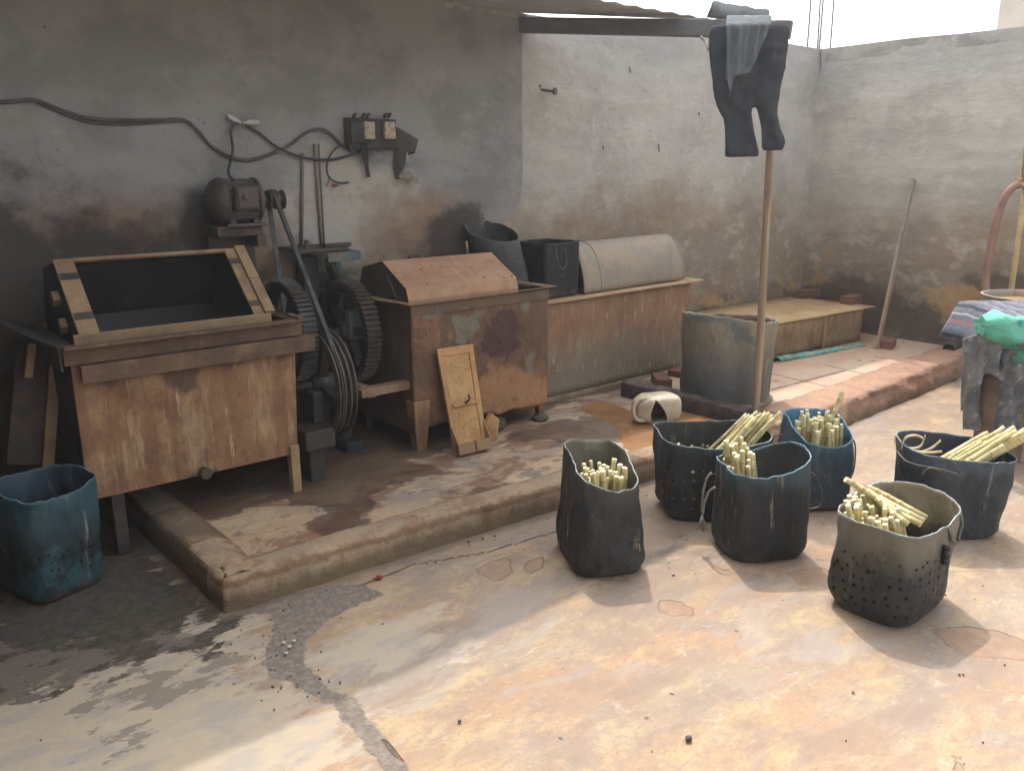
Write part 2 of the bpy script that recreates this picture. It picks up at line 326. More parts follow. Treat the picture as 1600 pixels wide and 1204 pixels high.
cracks = [[(600, 1155), (640, 1206)], [(560, 915), (650, 880), (760, 862), (870, 830), (900, 815)]]
set_attr(ground, 'crack', np.max([line_d(GPts, gpoly(c), .012) for c in cracks], axis=0))
set_attr(ground, 'wet_dark', stain(GPts, [gpoly([(900, 880), (1010, 860), (1060, 830), (1080, 860), (1000, 905), (930, 930)])], .15)*.8)

#-- platform floor inside the kerb, with puddles and paving slabs to the right
def platform_mat():
    n = NT('stained_platform')
    col = n.mix(n.step(n.noise((1.3, 2.4, 1), 7, .65), .4, .6), (.39, .28, .175), (.27, .215, .165))
    col = n.mix(n.mul(n.step(n.noise((3, 5, 1), 7, .68, off=5., dist=.5), .5, .6), .8), col, (.45, .34, .22))
    col = n.mix(n.mul(n.step(n.noise((2.5, 4, 1), 8, .68, off=9., dist=.5), .49, .58), .8), col, (.18, .09, .055))
    col = n.mix(n.mul(n.step(n.noise((6, 9, 1), 7, .7, off=14., dist=.4), .56, .62), .7), col, (.12, .10, .095))
    slab = n.attr('slab'); slc = n.mix(n.step(n.noise((1.5, 3, 1), 6, .6, off=2.), .4, .62), (.43, .27, .19), (.45, .34, .25))
    slc = n.mix(n.mul(n.step(n.noise((5, 9, 1), 7, .7, off=17.), .52, .64), .5), slc, (.36, .31, .28)); col = n.mix(n.step(slab, .45, .55), col, slc)
    spt = n.voro(7.5, warp=.12); col = n.mix(n.mul(n.step(spt, .22, .15), n.step(n.noise(2.2, 3, off=66.), .48, .58), .65), col, (.12, .075, .05))
    j = n.attrn('joint', .5, 26., .6, .75); col = n.mix(n.mul(j, .85), col, (.10, .065, .05))
    col = n.mix(n.mul(n.step(n.noise(28., 6, .75, off=31.), .57, .68), .5), col, (.14, .09, .06))
    wet_dark = n.attrn('wet_dark', 1.5, 6., .44, .54); col = n.mix(n.mul(wet_dark, .72), col, n.mix(n.step(n.noise(5., 5, off=62.), .4, .6), (.085, .045, .028), (.055, .037, .028)))
    wat = n.attrn('water', .45, 9., .47, .52); wc = n.mix(n.step(n.noise(3., 3), .4, .6), (.27, .13, .045), (.20, .10, .045)); col = n.mix(wat, col, wc)
    rg = n.math('SUBTRACT', .78, n.mul(wet_dark, .33)); rg = n.math('SUBTRACT', rg, n.mul(wat, .42)); rg = n.math('MAXIMUM', rg, .05)
    h = n.add(n.mul(n.noise(45., 6, .7), .3), n.mul(n.noise(7., 6, .65, off=2.), .9)); h = n.mul(h, n.math('SUBTRACT', 1.0, wat)); h = n.add(h, n.mul(j, -1.2))
    return n.done(col, rg, n.bump(h, .006), 0, .4)
px_ = np.arange(.93, 7.42, .016); py_ = np.arange(2.72, 4.5, .016)
KX = [.93, .962, .968, 1.05, 1.5, 2.1, 2.6, 3.2, 3.8, 4.2, 4.4, 4.9, 5.5, 6.2, 6.8, 7.5]; KY = [3.0, 3.0, 2.865, 2.853, 2.842, 2.81, 2.772, 2.75, 2.72, 2.665, 2.60, 2.575, 2.60, 2.63, 2.66, 2.70]
def plat_z(P): return np.where((P[:, 1] < np.interp(P[:, 0], KX, KY)+.10) | (P[:, 0] < 1.03), -.03,   .100+.003*vnoise(P, 2.0, 3)+.026*np.clip((P[:, 0]-4.35)/.35, 0, 1))
# platform outline: keep to the kerb's inner side by dropping the outer rim under the kerb
platform, PPts = sheet('platform', px_, py_, plat_z, platform_mat()); struct(platform)
set_attr(platform, 'wet_dark', stain(PPts, [gpoly([(300, 745), (480, 700), (640, 720), (700, 735), (640, 750), (580, 780), (560, 825), (520, 835), (470, 825), (500, 795), (430, 775), (330, 780)], .1), gpoly([(770, 690), (880, 655), (960, 640), (985, 690), (880, 690)], .1), gpoly([(720, 765), (800, 752), (790, 770), (735, 778)], .1), [(.9, 3.5), (2.4, 3.6), (3.6, 3.9), (5, 4.0), (5, 4.6), (.9, 4.6)]], .14))  # last outline: shade under the machines put into the floor colour
set_attr(platform, 'water', stain(PPts, [gpoly([(935, 625), (985, 640), (1070, 635), (1090, 648), (1160, 660), (1150, 700), (1000, 705), (975, 700), (965, 665), (905, 640)], .1)], .06))
set_attr(platform, 'slab', np.clip((PPts[:, 0]-4.55)/.02, 0, 1)*np.clip((4.0-PPts[:, 1])/.02, 0, 1))
jl = [[(1205, 585), (1319, 611)], [(1290, 571), (1395, 596)], [(1210, 640), (1300, 615), (1500, 566)], [(1205, 610), (1320, 580)], [(1365, 558), (1440, 570)]]
set_attr(platform, 'joint', np.max([line_d(PPts, gpoly(c, .12), .014) for c in jl], axis=0))

#-- kerb: one rounded bank of cement swept round the platform's open sides
def kerb_mat():
    n = NT('worn_kerb_cement')
    z = n.axis(2); col = n.mix(n.step(n.noise((3, 3, 3), 7, .65), .4, .6), (.40, .29, .185), (.33, .25, .175))
    col = n.mix(n.mul(n.step(n.noise((5, 5, 4), 7, .7, off=5.), .52, .62), .7), col, (.25, .14, .085))
    red = n.attr('red'); col = n.mix(n.mul(n.step(n.add(red, n.mul(n.math('SUBTRACT', n.noise(5., 5), .5), .7)), .35, .65), .8), col, n.mix(n.step(n.noise(6., 7, .7), .4, .6), (.42, .245, .175), (.34, .20, .15)))
    edge = n.step(n.math('ABSOLUTE', n.math('SUBTRACT', n.add(z, n.mul(n.math('SUBTRACT', n.noise(14., 7, .75), .5), .07)), .108)), .022, .004)
    col = n.mix(n.mul(edge, n.math('SUBTRACT', .75, n.mul(red, .6))), col, (.17, .095, .055))
    damp = n.step(n.add(z, n.mul(n.math('SUBTRACT', n.noise((8, 8, 2), 6, .7, off=9.), .5), .16)), .085, .03); col = n.mix(n.mul(damp, .7), col, (.135, .095, .055))
    dk = n.attr('dark'); col = n.mix(n.mul(n.step(n.add(dk, n.mul(n.math('SUBTRACT', n.noise(7., 6), .5), .8)), .4, .6), .7), col, (.12, .085, .06))
    col = n.mix(n.mul(n.step(n.noise(30., 6, .75, off=31.), .56, .66), .6), col, (.15, .09, .055))
    h = n.add(n.mul(n.noise(60., 6, .75), .5), n.mul(n.noise(16., 6, .65, off=2.), 1.0))
    return n.done(col, .85, n.bump(h, .017), 0, .2)
def kerb():
    path = [(.93, 4.42), (.945, 3.9), (.96, 3.3), (.962, 3.0), (.968, 2.865), (1.05, 2.853), (1.5, 2.842), (2.1, 2.81), (2.6, 2.772), (3.2, 2.75), (3.8, 2.72), (4.2, 2.665), (4.4, 2.60), (4.9, 2.575), (5.5, 2.60), (6.2, 2.63), (6.8, 2.66), (7.38, 2.70)]
    dense = []
    for a, b in zip(path[:-1], path[1:]):
        L = math.dist(a, b); m = max(1, int(L/.018))
        for i in range(m): dense.append((a[0]+(b[0]-a[0])*i/m, a[1]+(b[1]-a[1])*i/m))
    dense.append(path[-1]); rows = []; red = []; dark = []
    for i, p in enumerate(dense):
        a = dense[max(0, i-1)]; b = dense[min(len(dense)-1, i+1)]; t = np.array(b)-np.array(a); t /= np.linalg.norm(t); nrm = np.array([-t[1], t[0]])  # points into the platform
        k = np.clip((p[0]-4.25)/.3, 0, 1); wd = .165+.17*k; top = KT+.012*k
        # outside foot, face, rounded edge, top, rounded inner edge, inner foot
        prof = [(-.004, -.02), (-.002, .02), (.0+.03*k, .06), (.004+.05*k, top-.035), (.012+.05*k, top-.014), (.028+.06*k, top-.003), (.05+.07*k, top), (.05+.5*(wd-.05)+.04*k, top+.002), (wd-.03, top-.002), (wd-.005, top-.012+.008*k), (wd+.015, .112+.016*k), (wd+.06, .07)]
        r = []
        for j, (o, z) in enumerate(prof):
            q = np.array(p)+nrm*o; f1 = .010*frac(q[0]+3*z, q[1]+z*5, 6.0)+.004*frac(q[0]+7*z, q[1], 24.)
            q = q+nrm*(f1*(1.0 if 0 < j < 6 else .5)*(1+k)); zz = z+(0 if j in (0,) else (.006*frac(q[0], q[1], 5.0)+.004*k*nz(q[0], q[1], 2, 14.))*(1+.4*k))
            r.append((q[0], q[1], zz)); red.append(k); dark.append(1.0 if p[1] > 3.0 and p[0] < 1.0 and j < 5 else (.6 if p[1] > 3.25 and p[0] < 1 and p[1] < 3.7 else 0))
        rows.append(r)
    m = MB(); m.grid(rows, flip=True); o = m.build('kerb', kerb_mat(), origin=(0, 0, 0)); struct(o)
    set_attr(o, 'red', red); set_attr(o, 'dark', dark); return o
kerb()

#-- plastered walls
def wall_mat(name, side):
    n = NT(name); z = n.axis(2); x = n.axis(1 if side else 0)
    light, mid = ((.50, .475, .42), (.39, .365, .32)) if side else ((.44, .425, .385), (.345, .33, .30))
    V = n.raw
    col = n.mix(n.step(n.noise((1.4, 1.4, 1.8), 7, .62, vec=V), .4, .62), light, mid)
    col = n.mix(n.mul(n.step(n.noise((6, 6, 7), 8, .7, off=4., vec=V), .5, .64), .55), col, (.39, .375, .35))
    col = n.mix(n.mul(n.step(n.noise((5, 5, 6), 8, .72, off=9., vec=V), .52, .72), .55), col, (.64, .62, .57) if side else (.58, .565, .52))
    # damp band under the coping
    tb = n.step(n.add(z, n.mul(n.math('SUBTRACT', n.noise((2.6, 2.6, 1.6), 6, .62, off=3., vec=V), .5), .75)), 2.05, 2.75); col = n.mix(n.mul(tb, .6), col, (.33, .325, .32))
    # splashed dye and rust low down
    zz = n.add(z, n.mul(n.math('SUBTRACT', n.noise((1.5, 1.5, 2.2), 8, .64, off=7., vec=V), .5), 1.25))
    blot = n.step(n.noise((5, 5, 7), 8, .7, off=71., vec=V), .62, .50)
    col = n.mix(n.mul(n.step(zz, 1.62, 1.05), .55), col, (.36, .285, .205)); g1 = n.mul(n.step(zz, 1.42 if not side else 1.38, .92 if not side else .85), blot)
    col = n.mix(n.mul(g1, .68), col, n.mix(n.step(n.noise((1.6, 1.6, 2.2), 6, .6, off=75., vec=V), .40, .6), (.20, .175, .15), (.24, .165, .10)))
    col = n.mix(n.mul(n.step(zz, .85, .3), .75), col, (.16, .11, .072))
    oc = n.noise((2.2, 2.2, 3.2), 7, .65, off=13., vec=V); col = n.mix(n.mul(n.step(oc, .56, .66), n.step(z, 1.25, .55), .75), col, (.42, .26, .12))
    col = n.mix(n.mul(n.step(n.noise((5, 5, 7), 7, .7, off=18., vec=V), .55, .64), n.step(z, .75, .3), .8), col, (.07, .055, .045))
    if not side:
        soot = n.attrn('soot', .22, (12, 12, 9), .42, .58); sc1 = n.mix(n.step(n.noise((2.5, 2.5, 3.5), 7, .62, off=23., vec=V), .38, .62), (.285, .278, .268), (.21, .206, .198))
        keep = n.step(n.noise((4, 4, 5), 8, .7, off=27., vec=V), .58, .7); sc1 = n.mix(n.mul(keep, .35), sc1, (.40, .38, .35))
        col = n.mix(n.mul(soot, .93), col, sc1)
        pp = n.attrn('patch', .9, (4, 4, 5), .38, .62); col = n.mix(n.mul(pp, .8), col, n.mix(n.step(n.noise((5, 5, 6), 7, .7, off=29., vec=V), .45, .62), (.42, .40, .35), (.33, .31, .27)))
        rr = n.attrn('rusty', .9, (3, 3, 4), .25, .9); col = n.mix(n.mul(rr, .75), col, n.mix(n.step(n.noise((4, 4, 7), 7, .65, off=33., vec=V), .42, .62), (.20, .115, .07), (.27, .17, .10)))
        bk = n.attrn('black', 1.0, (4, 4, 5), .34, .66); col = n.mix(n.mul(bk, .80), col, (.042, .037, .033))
    else:
        bk = n.attrn('black', 1.0, (4, 4, 5), .36, .64); col = n.mix(n.mul(bk, .75), col, (.08, .062, .05))
        oo = n.attrn('ochre', 2.2, (4, 4, 6), .42, .75); col = n.mix(n.mul(oo, .65), col, (.46, .29, .13))
    pits = n.mul(n.step(n.noise((22, 22, 24), 7, .75, off=41., vec=V), .62, .74), .5); col = n.mix(pits, col, (.13, .12, .105))
    course = n.noise((1.2, 1.2, 10.5), 3, .5, off=5., vec=V)
    h = n.add(n.mul(course, .3), n.add(n.mul(n.noise((9, 9, 14), 7, .68, off=8., vec=V), 1.2), n.mul(n.noise(50., 5, .7, vec=V), .22))); h = n.add(h, n.mul(pits, -.7))
    return n.done(col, .92, n.bump(h, .0105), 0, .12)
def blob(P, c, r, k=1.0):  # soft round stain, 1 at its middle
    d = np.sqrt(((P[:, 0]-c[0])/r[0])**2+((P[:, 1]-c[1])/r[1])**2); return np.clip(k*(1.15-d*.65), 0, 1)
wy_x = np.arange(-.5, WX+.08, .025); wy_z = np.arange(0, 2.701, .025)
def top_back(P):  # uneven coping
    return .006*vnoise(P, 1.3, 3)+.006*vnoise(P*np.array([.5, 2.2]), 3.0, 3)+.0025*vnoise(P, 14, 2)
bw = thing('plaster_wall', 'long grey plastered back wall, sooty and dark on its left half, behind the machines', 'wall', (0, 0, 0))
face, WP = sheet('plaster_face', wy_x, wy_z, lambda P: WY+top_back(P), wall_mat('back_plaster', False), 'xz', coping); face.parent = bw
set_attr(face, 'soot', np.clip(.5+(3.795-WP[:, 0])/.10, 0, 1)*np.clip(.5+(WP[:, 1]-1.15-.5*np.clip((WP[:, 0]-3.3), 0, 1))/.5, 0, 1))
set_attr(face, 'patch', np.max([blob(WP, (2.35, 1.42), (.32, .36)), blob(WP, (2.75, 1.5), (.3, .22), .8)], axis=0))
set_attr(face, 'rusty', np.max([blob(WP, (2.95, 1.28), (.42, .30)), blob(WP, (1.25, 1.35), (.75, .22), .85), blob(WP, (1.95, 1.1), (.18, .35)), blob(WP, (4.8, 1.25), (1.5, .4), .55)], axis=0))
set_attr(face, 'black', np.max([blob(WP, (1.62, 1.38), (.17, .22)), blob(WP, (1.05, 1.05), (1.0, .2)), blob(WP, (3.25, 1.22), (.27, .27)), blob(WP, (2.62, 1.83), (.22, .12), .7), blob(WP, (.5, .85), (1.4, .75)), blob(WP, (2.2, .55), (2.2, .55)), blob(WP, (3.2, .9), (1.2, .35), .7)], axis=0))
plain = simple('raw_cement', (.36, .34, .30), (.27, .255, .23), 5., .92, .01, 22.)
m = MB(); m.span(-.5, WX+.2, WY+.03, WY+.23, 0, 2.57)
zt = [(x, float(coping(x))+.012*nz(x, 1.0, 0, 1.3)) for x in np.arange(-.5, WX+.22, .1)]
rows = [[(x, WY+.0 if j == 0 else (WY+.115 if j == 1 else WY+.23), z+(.012 if j == 1 else 0)) for x, z in zt] for j in range(3)]
m.grid(rows); m.grid([[(x, WY+.23, z) for x, z in zt], [(x, WY+.23, 2.6) for x, z in zt]]); m.grid([[(x, WY+.0, z-.03) for x, z in zt], [(x, WY+.0, z) for x, z in zt]])
part('wall_core', m, plain, bw)
rw = thing('plaster_wall', 'pale grey plastered side wall on the right, brown stains along its foot', 'wall', (0, 0, 0))
sx_ = np.arange(-4.0, WY+.08, .03)
face2, SP = sheet('plaster_face', sx_, wy_z, lambda P: WX+top_back(P), wall_mat('side_plaster', True), 'yz', lambda y: 2.675-.012*(WY-y)); face2.parent = rw
set_attr(face2, 'black', np.max([blob(SP, (3.9, .35), (.5, .3)), blob(SP, (3.2, .3), (.35, .2), .9), blob(SP, (2.6, .55), (.5, .35), .8)], axis=0)); set_attr(face2, 'ochre', blob(SP, (3.0, .5), (.26, .16)))
m = MB(); m.span(WX+.03, WX+.23, -4, WY-.001, 0, 2.655)
zt = [(y, 2.675+.02*nz(y, 4.0, 0, 1.1)-.012*(WY-y)) for y in np.arange(-4, WY+.01, .1)]
m.grid([[(WX+(.0, .115, .23)[j], y, z+(.012 if j == 1 else 0)) for y, z in zt] for j in range(3)], flip=True); m.grid([[(WX, y, 2.56) for y, z in zt], [(WX, y, z) for y, z in zt]], flip=True)
part('wall_core', m, plain, rw)
lw = thing('plaster_wall', 'added near-black wall out of view on the left, shading the yard', 'wall', (-.3, 2, 0))  # unseen wall, added near-black to block light from the left
m = MB(); m.span(-.50, -.30, -2.6, WY-.001, 0, 3.3); part('wall_core', m, simple('shade_wall_black', (.07, .062, .055), (.045, .04, .036), 4., .92, .01, 22.), lw)
# the crack that runs down the corner
cr = [(1281, 78), (1280, 130), (1276, 170), (1277, 190), (1272, 230), (1270, 290), (1266, 340), (1262, 385), (1258, 430)]
m = MB(); pts = smooth_path([yp(x, y, WY-.004) for x, y in cr], 5); m.tube([(p[0]-.004+.006*nz(p[2], 2, 0, 14), WY-.014, p[2]) for p in pts], [.0022+.0035*abs(nz(p[2], 7, 0, 9)) for p in pts], 6)
part('corner_crack', m, simple('crack_dark', (.03, .028, .026), bump=0), bw)

#-- concrete building beyond the side wall, rods rising from the corner column
P0 = EYE+ray(1566, 55)*14
m = MB(); m.box((P0[0]+.94, P0[1]-1.48, 3.6), (2.6, 2.9, 7.19)); bl = thing('concrete_building', 'pale concrete building corner rising behind the right wall against the sky', 'building', (P0[0]+1.2, P0[1]-1.7, 0))
part('wall', m, simple('pale_concrete', (.55, .51, .45), (.46, .43, .38), 1.2, .9, .01, 9.), bl, bevel=.02)
m = MB(); m.box((P0[0]+.94, P0[1]-1.48, 7.28), (2.9, 3.2, .16)); part('roof_slab', m, MATS['pale_concrete'], bl)
m = MB(); m.box((P0[0]-.37, P0[1]-1.0, 4.6), (.04, .5, .7)); part('window', m, simple('dark_window', (.06, .06, .06), rough=.3, bump=0), bl)
rodm = simple('weathered_rod', (.20, .17, .16), (.13, .09, .075), 30., .7)
for xpix, tp, yy in ((1262, 1267, 4.55), (1277, 1281.5, 4.62), (1281, 1286, 4.52), (1298, 1303.5, 4.57)):
    a = yp(xpix, 72, yy); b = yp(tp, 0, yy); d = (b-a)/np.linalg.norm(b-a); m = MB(); L = 1.15
    pts = [a-d*.04+d*L*t+np.array([.006*math.sin(3*t+xpix), 0, 0]) for t in np.linspace(0, 1, 12)]
    m.tube(pts, .0085, 8); o = m.build('reinforcing_rod', rodm); tag(o, {1262: 'thin steel rod above the wall corner, the one nearest the hanging trousers', 1277: 'thin steel rod above the wall corner, left one of the close middle pair', 1281: 'thin steel rod above the wall corner, right one of the close middle pair', 1298: 'thin steel rod above the wall corner, farthest right of the four'}[xpix], 'steel rod', 'steel rods rising from the wall corner')

#-- tin roof over the machines, its beam and post
roofm = simple('old_roof_sheet', (.40, .42, .44), (.30, .30, .31), 4., .6, .004, 30., c3=(.36, .36, .36))
br, fr_ = np.array([3.74, 4.60, 2.618]), np.array([4.43, 3.42, 2.492])
rows = []
for i in range(15):
    t = i/14; y = br[1]+(fr_[1]-br[1])*t; z0 = br[2]+(fr_[2]-br[2])*t; xr = br[0]+(fr_[0]-br[0])*t; r = []
    for j in range(221):
        x = xr-j*.04; r.append((x, y, z0+.005*math.sin(j*.04/.16*2*math.pi)+.004*nz(x, y, 0, 1.1)))
    rows.append(r)
rt = thing('tin_roof', 'corrugated tin roof sheet jutting from the back wall over the machines', 'roof', (3, 4, 2.6))
m = MB(); m.grid(rows); part('roof_sheet', m, roofm, rt, solid=.003)
m = MB()
for y, z in ((4.38, 2.645), (3.50, 2.555)): m.beam((-4, y, z), (3.3 if y > 4 else 2.6, y, z), .03, .03)
part('purlin', m, simple('dark_steel', (.10, .085, .075), (.17, .09, .055), 8., .7), rt)
m = MB(); a = np.array([3.79, 4.47, 2.53]); b = np.array([4.43, 2.86, 2.365]); m.beam(a, b, .06, .095)
o = m.build('roof_beam', simple('beam_wood', (.13, .128, .13), (.17, .15, .135), 6., .8, .006, 30.), bevel=.006); tag(o, 'dark roof beam running from the back wall to the wooden pole', 'beam')
m = MB()
for x0 in (-.9, -3.8):
    m = MB(); m.tube([(x0, 3.47, 0), (x0, 3.47, 2.53)], .03, 10); o = m.build('roof_post', MATS['dark_steel']); tag(o, 'dark steel post under the roof edge beyond the left of the yard', 'post', 'roof posts left of the yard')
n = NT('pole_wood'); col = n.mix(n.step(n.noise((30, 30, 1.5), 6, .6), .4, .6), (.37, .265, .17), (.26, .18, .12)); col = n.mix(n.mul(n.step(n.noise((9, 9, 2.5), 5, off=4.), .55, .68), .7), col, (.16, .105, .075)); polem = n.done(col, .75, n.bump(n.noise((40, 40, 3), 6), .004))
m = MB(); pts = smooth_path([(4.40, 2.90, -.01), (4.404, 2.905, .6), (4.398, 2.912, 1.1), (4.385, 2.915, 1.7), (4.372, 2.915, 2.34)], 6); m.tube(pts, list(np.linspace(.025, .020, len(pts))), 14)
o = m.build('wooden_pole', polem); tag(o, 'tall round wooden pole standing at the kerb with dark trousers hung on it', 'pole')

# ================================================================== MACHINES
M1 = rust('tan_rust_tank', (.26, .145, .075), (.40, .27, .14), (.15, .072, .05), (.56, .46, .32), 10., 1.3, stain=[('soot', (.085, .06, .045), (7, 7, 5)), ('drip', (.37, .265, .155), (30, 30, 4.0))])
M2 = rust('flaking_rust_tank', (.215, .115, .07), (.26, .155, .095), (.10, .06, .042), (.27, .235, .165), 9., 3.2, (.10, .40, (.31, .175, .09)), (.13, .08, .055), flake=.005, stain=[('maroon', (.075, .04, .038)), ('green', (.19, .185, .14)), ('orange', (.37, .195, .095))])
M3 = rust('brown_to_olive_tank', (.30, .175, .10), (.40, .27, .165), (.20, .115, .08), (.50, .40, .27), 16., 3.0, (.16, .50, (.205, .185, .14)))
M4 = rust('low_trough_rust', (.29, .195, .11), (.40, .28, .165), (.11, .075, .05), (.40, .32, .22), 12., 2.0)
tanm = rust('dusty_tan_steel', (.34, .225, .12), (.42, .29, .155), (.17, .105, .065), None, 9., 3.0)
lidm = rust('pinkish_rust_lid', (.40, .235, .145), (.46, .29, .18), (.25, .14, .09), None, 7., 3.0)
darksteel = simple('black_greasy_steel', (.028, .028, .028), (.06, .045, .035), 7., .5, .003, 40., spec=.45)
brownsteel = rust('dark_brown_angle', (.14, .085, .055), (.21, .13, .08), (.07, .05, .04), None, 9., 5.)
gearm = simple('greasy_gear', (.022, .022, .022), (.042, .034, .028), 12., .45, .002, 50., spec=.5)
teal = simple('worn_teal_paint', (.08, .125, .115), (.14, .15, .13), 9., .75, .004, 40., c3=(.16, .09, .05))

# ---- machine 1: big open tank with an open octagonal drum
x0, x1, yf, yb, zb, ztp = .745, 1.655, 3.61, 4.34, .29, .93
r1 = thing('dye_machine', 'large tan rusty tank with an open dark tilted drum, left of the gears', 'machine', (1.2, 3.95, .1))
m = MB()
prof = [(x0-.03, ztp), (x0+.03, .66), (x0+.07, zb)]; profr = [(x1+.02, ztp), (x1, .66), (x1-.02, zb)]
def wallgrid(fn, nu, nv): return [[fn(u/nu, v/nv) for u in range(nu+1)] for v in range(nv+1)]
lx = lambda v: .712-.002*v; rx = lambda v: (x1+.015)-.03*v
m.grid(wallgrid(lambda u, v: (lx(v)+(rx(v)-lx(v))*u, yf+.006*nz(u*3, v*3, 1), ztp-(ztp-zb)*v), 24, 14), False, flip=True)
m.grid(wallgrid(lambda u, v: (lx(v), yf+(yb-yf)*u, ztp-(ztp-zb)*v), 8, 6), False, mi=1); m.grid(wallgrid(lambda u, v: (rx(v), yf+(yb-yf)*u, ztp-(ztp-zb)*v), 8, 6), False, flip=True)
m.grid(wallgrid(lambda u, v: (lx(v)+(rx(v)-lx(v))*u, yb, ztp-(ztp-zb)*v), 8, 6), False); m.grid([[(lx(1), yf, zb), (rx(1), yf, zb)], [(lx(1), yb, zb), (rx(1), yb, zb)]], False, flip=True)
t1 = part('tank', m, [M1, rust('shaded_tank_side', (.055, .038, .028), (.09, .06, .04), (.03, .024, .02), None, 12., 1.4)], r1, solid=.005); tv = np.array([(p[0], p[2]) for p in m.v])  # left side coloured darker to stand for the shaded void beside the tank
def t1p(pts): return [(yp(x, y, yf)[0], yp(x, y, yf)[2]) for x, y in pts]
set_attr(t1, 'soot', np.maximum(stain(tv, [t1p([(120, 560), (480, 520), (480, 548), (320, 575), (300, 610), (250, 600), (240, 580), (120, 605)])], .10), stain(tv, [t1p([(295, 725), (340, 722), (345, 745), (290, 750)])], .05)))
set_attr(t1, 'drip', np.max([stain(tv, [t1p(q_)], .07)*k_*.68 for q_, k_ in (([(262, 610), (330, 600), (345, 745), (285, 748)], .85), ([(370, 560), (425, 555), (440, 700), (385, 690)], .8), ([(175, 640), (240, 600), (240, 750), (165, 770)], .75), ([(448, 545), (470, 540), (470, 712), (450, 712)], .9))], axis=0))
m = MB(); m.span(.685, 1.70, yf-.022, yf-.004, .865, .945); m.span(.685, 1.70, yf-.062, yf-.0225, .933, .945)   # upper angle iron
m.span(1.665, 1.70, yf-.0615, yf+.09, .946, .956)
part('rim_rail', m, brownsteel, r1, bevel=.003)
m = MB(); m.span(.735, 1.745, yf-.055, yf-.043, .79, .862); m.span(.735, 1.745, yf-.0425, yf-.0045, .852, .862); m.span(1.70, 1.745, yf-.042, yf+.02, .80, .85)
part('rim_rail', m, brownsteel, r1, bevel=.003)
m = MB(); m.span(1.66, 1.72, yf+.091, yb, .925, .935); part('side_flange', m, brownsteel, r1)
m = MB(); m.span(.675, .742, yf+.005, yb, .925, .935); m.span(.675, .684, yf+.0, yb, .84, .9245)
part('side_flange', m, darksteel, r1)
m = MB(); m.grid([[(.672, yf+.02, .94), (.672, yb, .94)], [(.56, yf+.12, 1.0), (.52, yb-.05, 1.02)]], False); part('splash_plate', m, darksteel, r1, solid=.004)
m = MB(); m.span(1.600, 1.645, yf-.018, yf+.03, .085, .335); part('leg', m, tanm, r1, bevel=.004)
m = MB(); m.span(.80, .85, yf+.02, yf+.07, -.01, .31); part('leg', m, darksteel, r1)
for xx in (.84, 1.62):
    m = MB(); m.span(xx-.025, xx+.025, yb-.06, yb-.01, -.01, .31); part('leg', m, darksteel, r1)
m = MB(); m.tube([(1.185, yf+.0, .305), (1.185, yf-.035, .305)], .022, 14); m.tube([(1.185, yf-.034, .305), (1.185, yf-.05, .305)], .028, 8); part('drain_plug', m, darksteel, r1, bevel=.003)
# drum: polygon in (y, z), its front-top face left open
dp = [(3.68, .955), (3.985, 1.235), (4.20, 1.20), (4.315, .95), (4.22, .68), (3.9, .6), (3.7, .72)]
dx0, dx1 = .775, 1.555
m = MB(); nd = len(dp)
def dring(x, s=1.0):
    cy = sum(p[0] for p in dp)/nd; cz = sum(p[1] for p in dp)/nd; return [(x, cy+(p[0]-cy)*s, cz+(p[1]-cz)*s) for p in dp]
A, B = dring(dx0), dring(dx1); m.add(A+B, [(i, nd+i, nd+(i+1) % nd, (i+1) % nd) for i in range(nd) if i != 0]+[tuple(range(nd)), tuple(range(2*nd-1, nd-1, -1))])
drum1 = part('drum', m, simple('sooty_drum', (.022, .023, .022), (.04, .036, .032), 5., .55, .003, 30., spec=.35), r1, solid=.006)
fd = Vector((0, dp[1][0]-dp[0][0], dp[1][1]-dp[0][1])); FL = fd.length; fd.normalize(); fn = Vector((0, -fd.z, fd.y))
def frame_bar(xa, xb, s0, s1, th=.012, lift=.004):
    c = Vector(((xa+xb)/2, dp[0][0], dp[0][1]))+fd*((s0+s1)/2*FL)+fn*(lift+th/2)
    M = Matrix((Vector((1, 0, 0)), fd, fn)).transposed(); return c, (xb-xa, (s1-s0)*FL, th), M
bm_ = rust('dusty_frame_steel', (.29, .195, .11), (.36, .255, .145), (.15, .10, .065), None, 9., 4., stain=None)
m = MB(); m.box(*frame_bar(dx0-.005, dx0+.075, -.02, 1.02)); part('drum_frame', m, bm_, drum1, bevel=.003)
m = MB(); m.box(*frame_bar(dx1-.045, dx1+.005, -.01, 1.02)); part('drum_frame', m, bm_, drum1, bevel=.003)
m = MB(); m.box(*frame_bar(dx1+.006, dx1+.055, .02, .52, .02, .008)); m.box(*frame_bar(dx1+.006, dx1+.055, .525, 1.03, .018, .011)); part('drum_frame', m, bm_, drum1, bevel=.003)
m = MB(); m.box(((dx0+dx1)/2, dp[0][0]-.012, dp[0][1]-.02), (dx1-dx0+.06, .02, .075)); part('drum_frame', m, bm_, drum1, bevel=.003)
m = MB(); m.box(*frame_bar(dx0+.076, dx1-.046, .98, 1.02, .012, .004)); part('drum_frame', m, bm_, drum1)
for s in (.25, .78):   # dark hinge straps on the left bar, clasps on the cap
    m = MB(); c, d, M = frame_bar(dx0+.0, dx0+.072, s-.05, s+.03, .004, .017); m.box(c, d, M); part('hinge_strap', m, darksteel, drum1)
for s in (.18, .82):
    m = MB(); c, d, M = frame_bar(dx1-.043, dx1+.002, s-.04, s+.03, .004, .017); m.box(c, d, M); part('hinge_strap', m, darksteel, drum1)
for (yy, zz) in ((3.86, .985), (3.93, 1.09)):
    m = MB(); m.box((dx0-.022, yy, zz), (.03, .05, .045), Matrix.Rotation(RAD(42), 3, 'X')); part('clasp', m, tanm, drum1, bevel=.004)

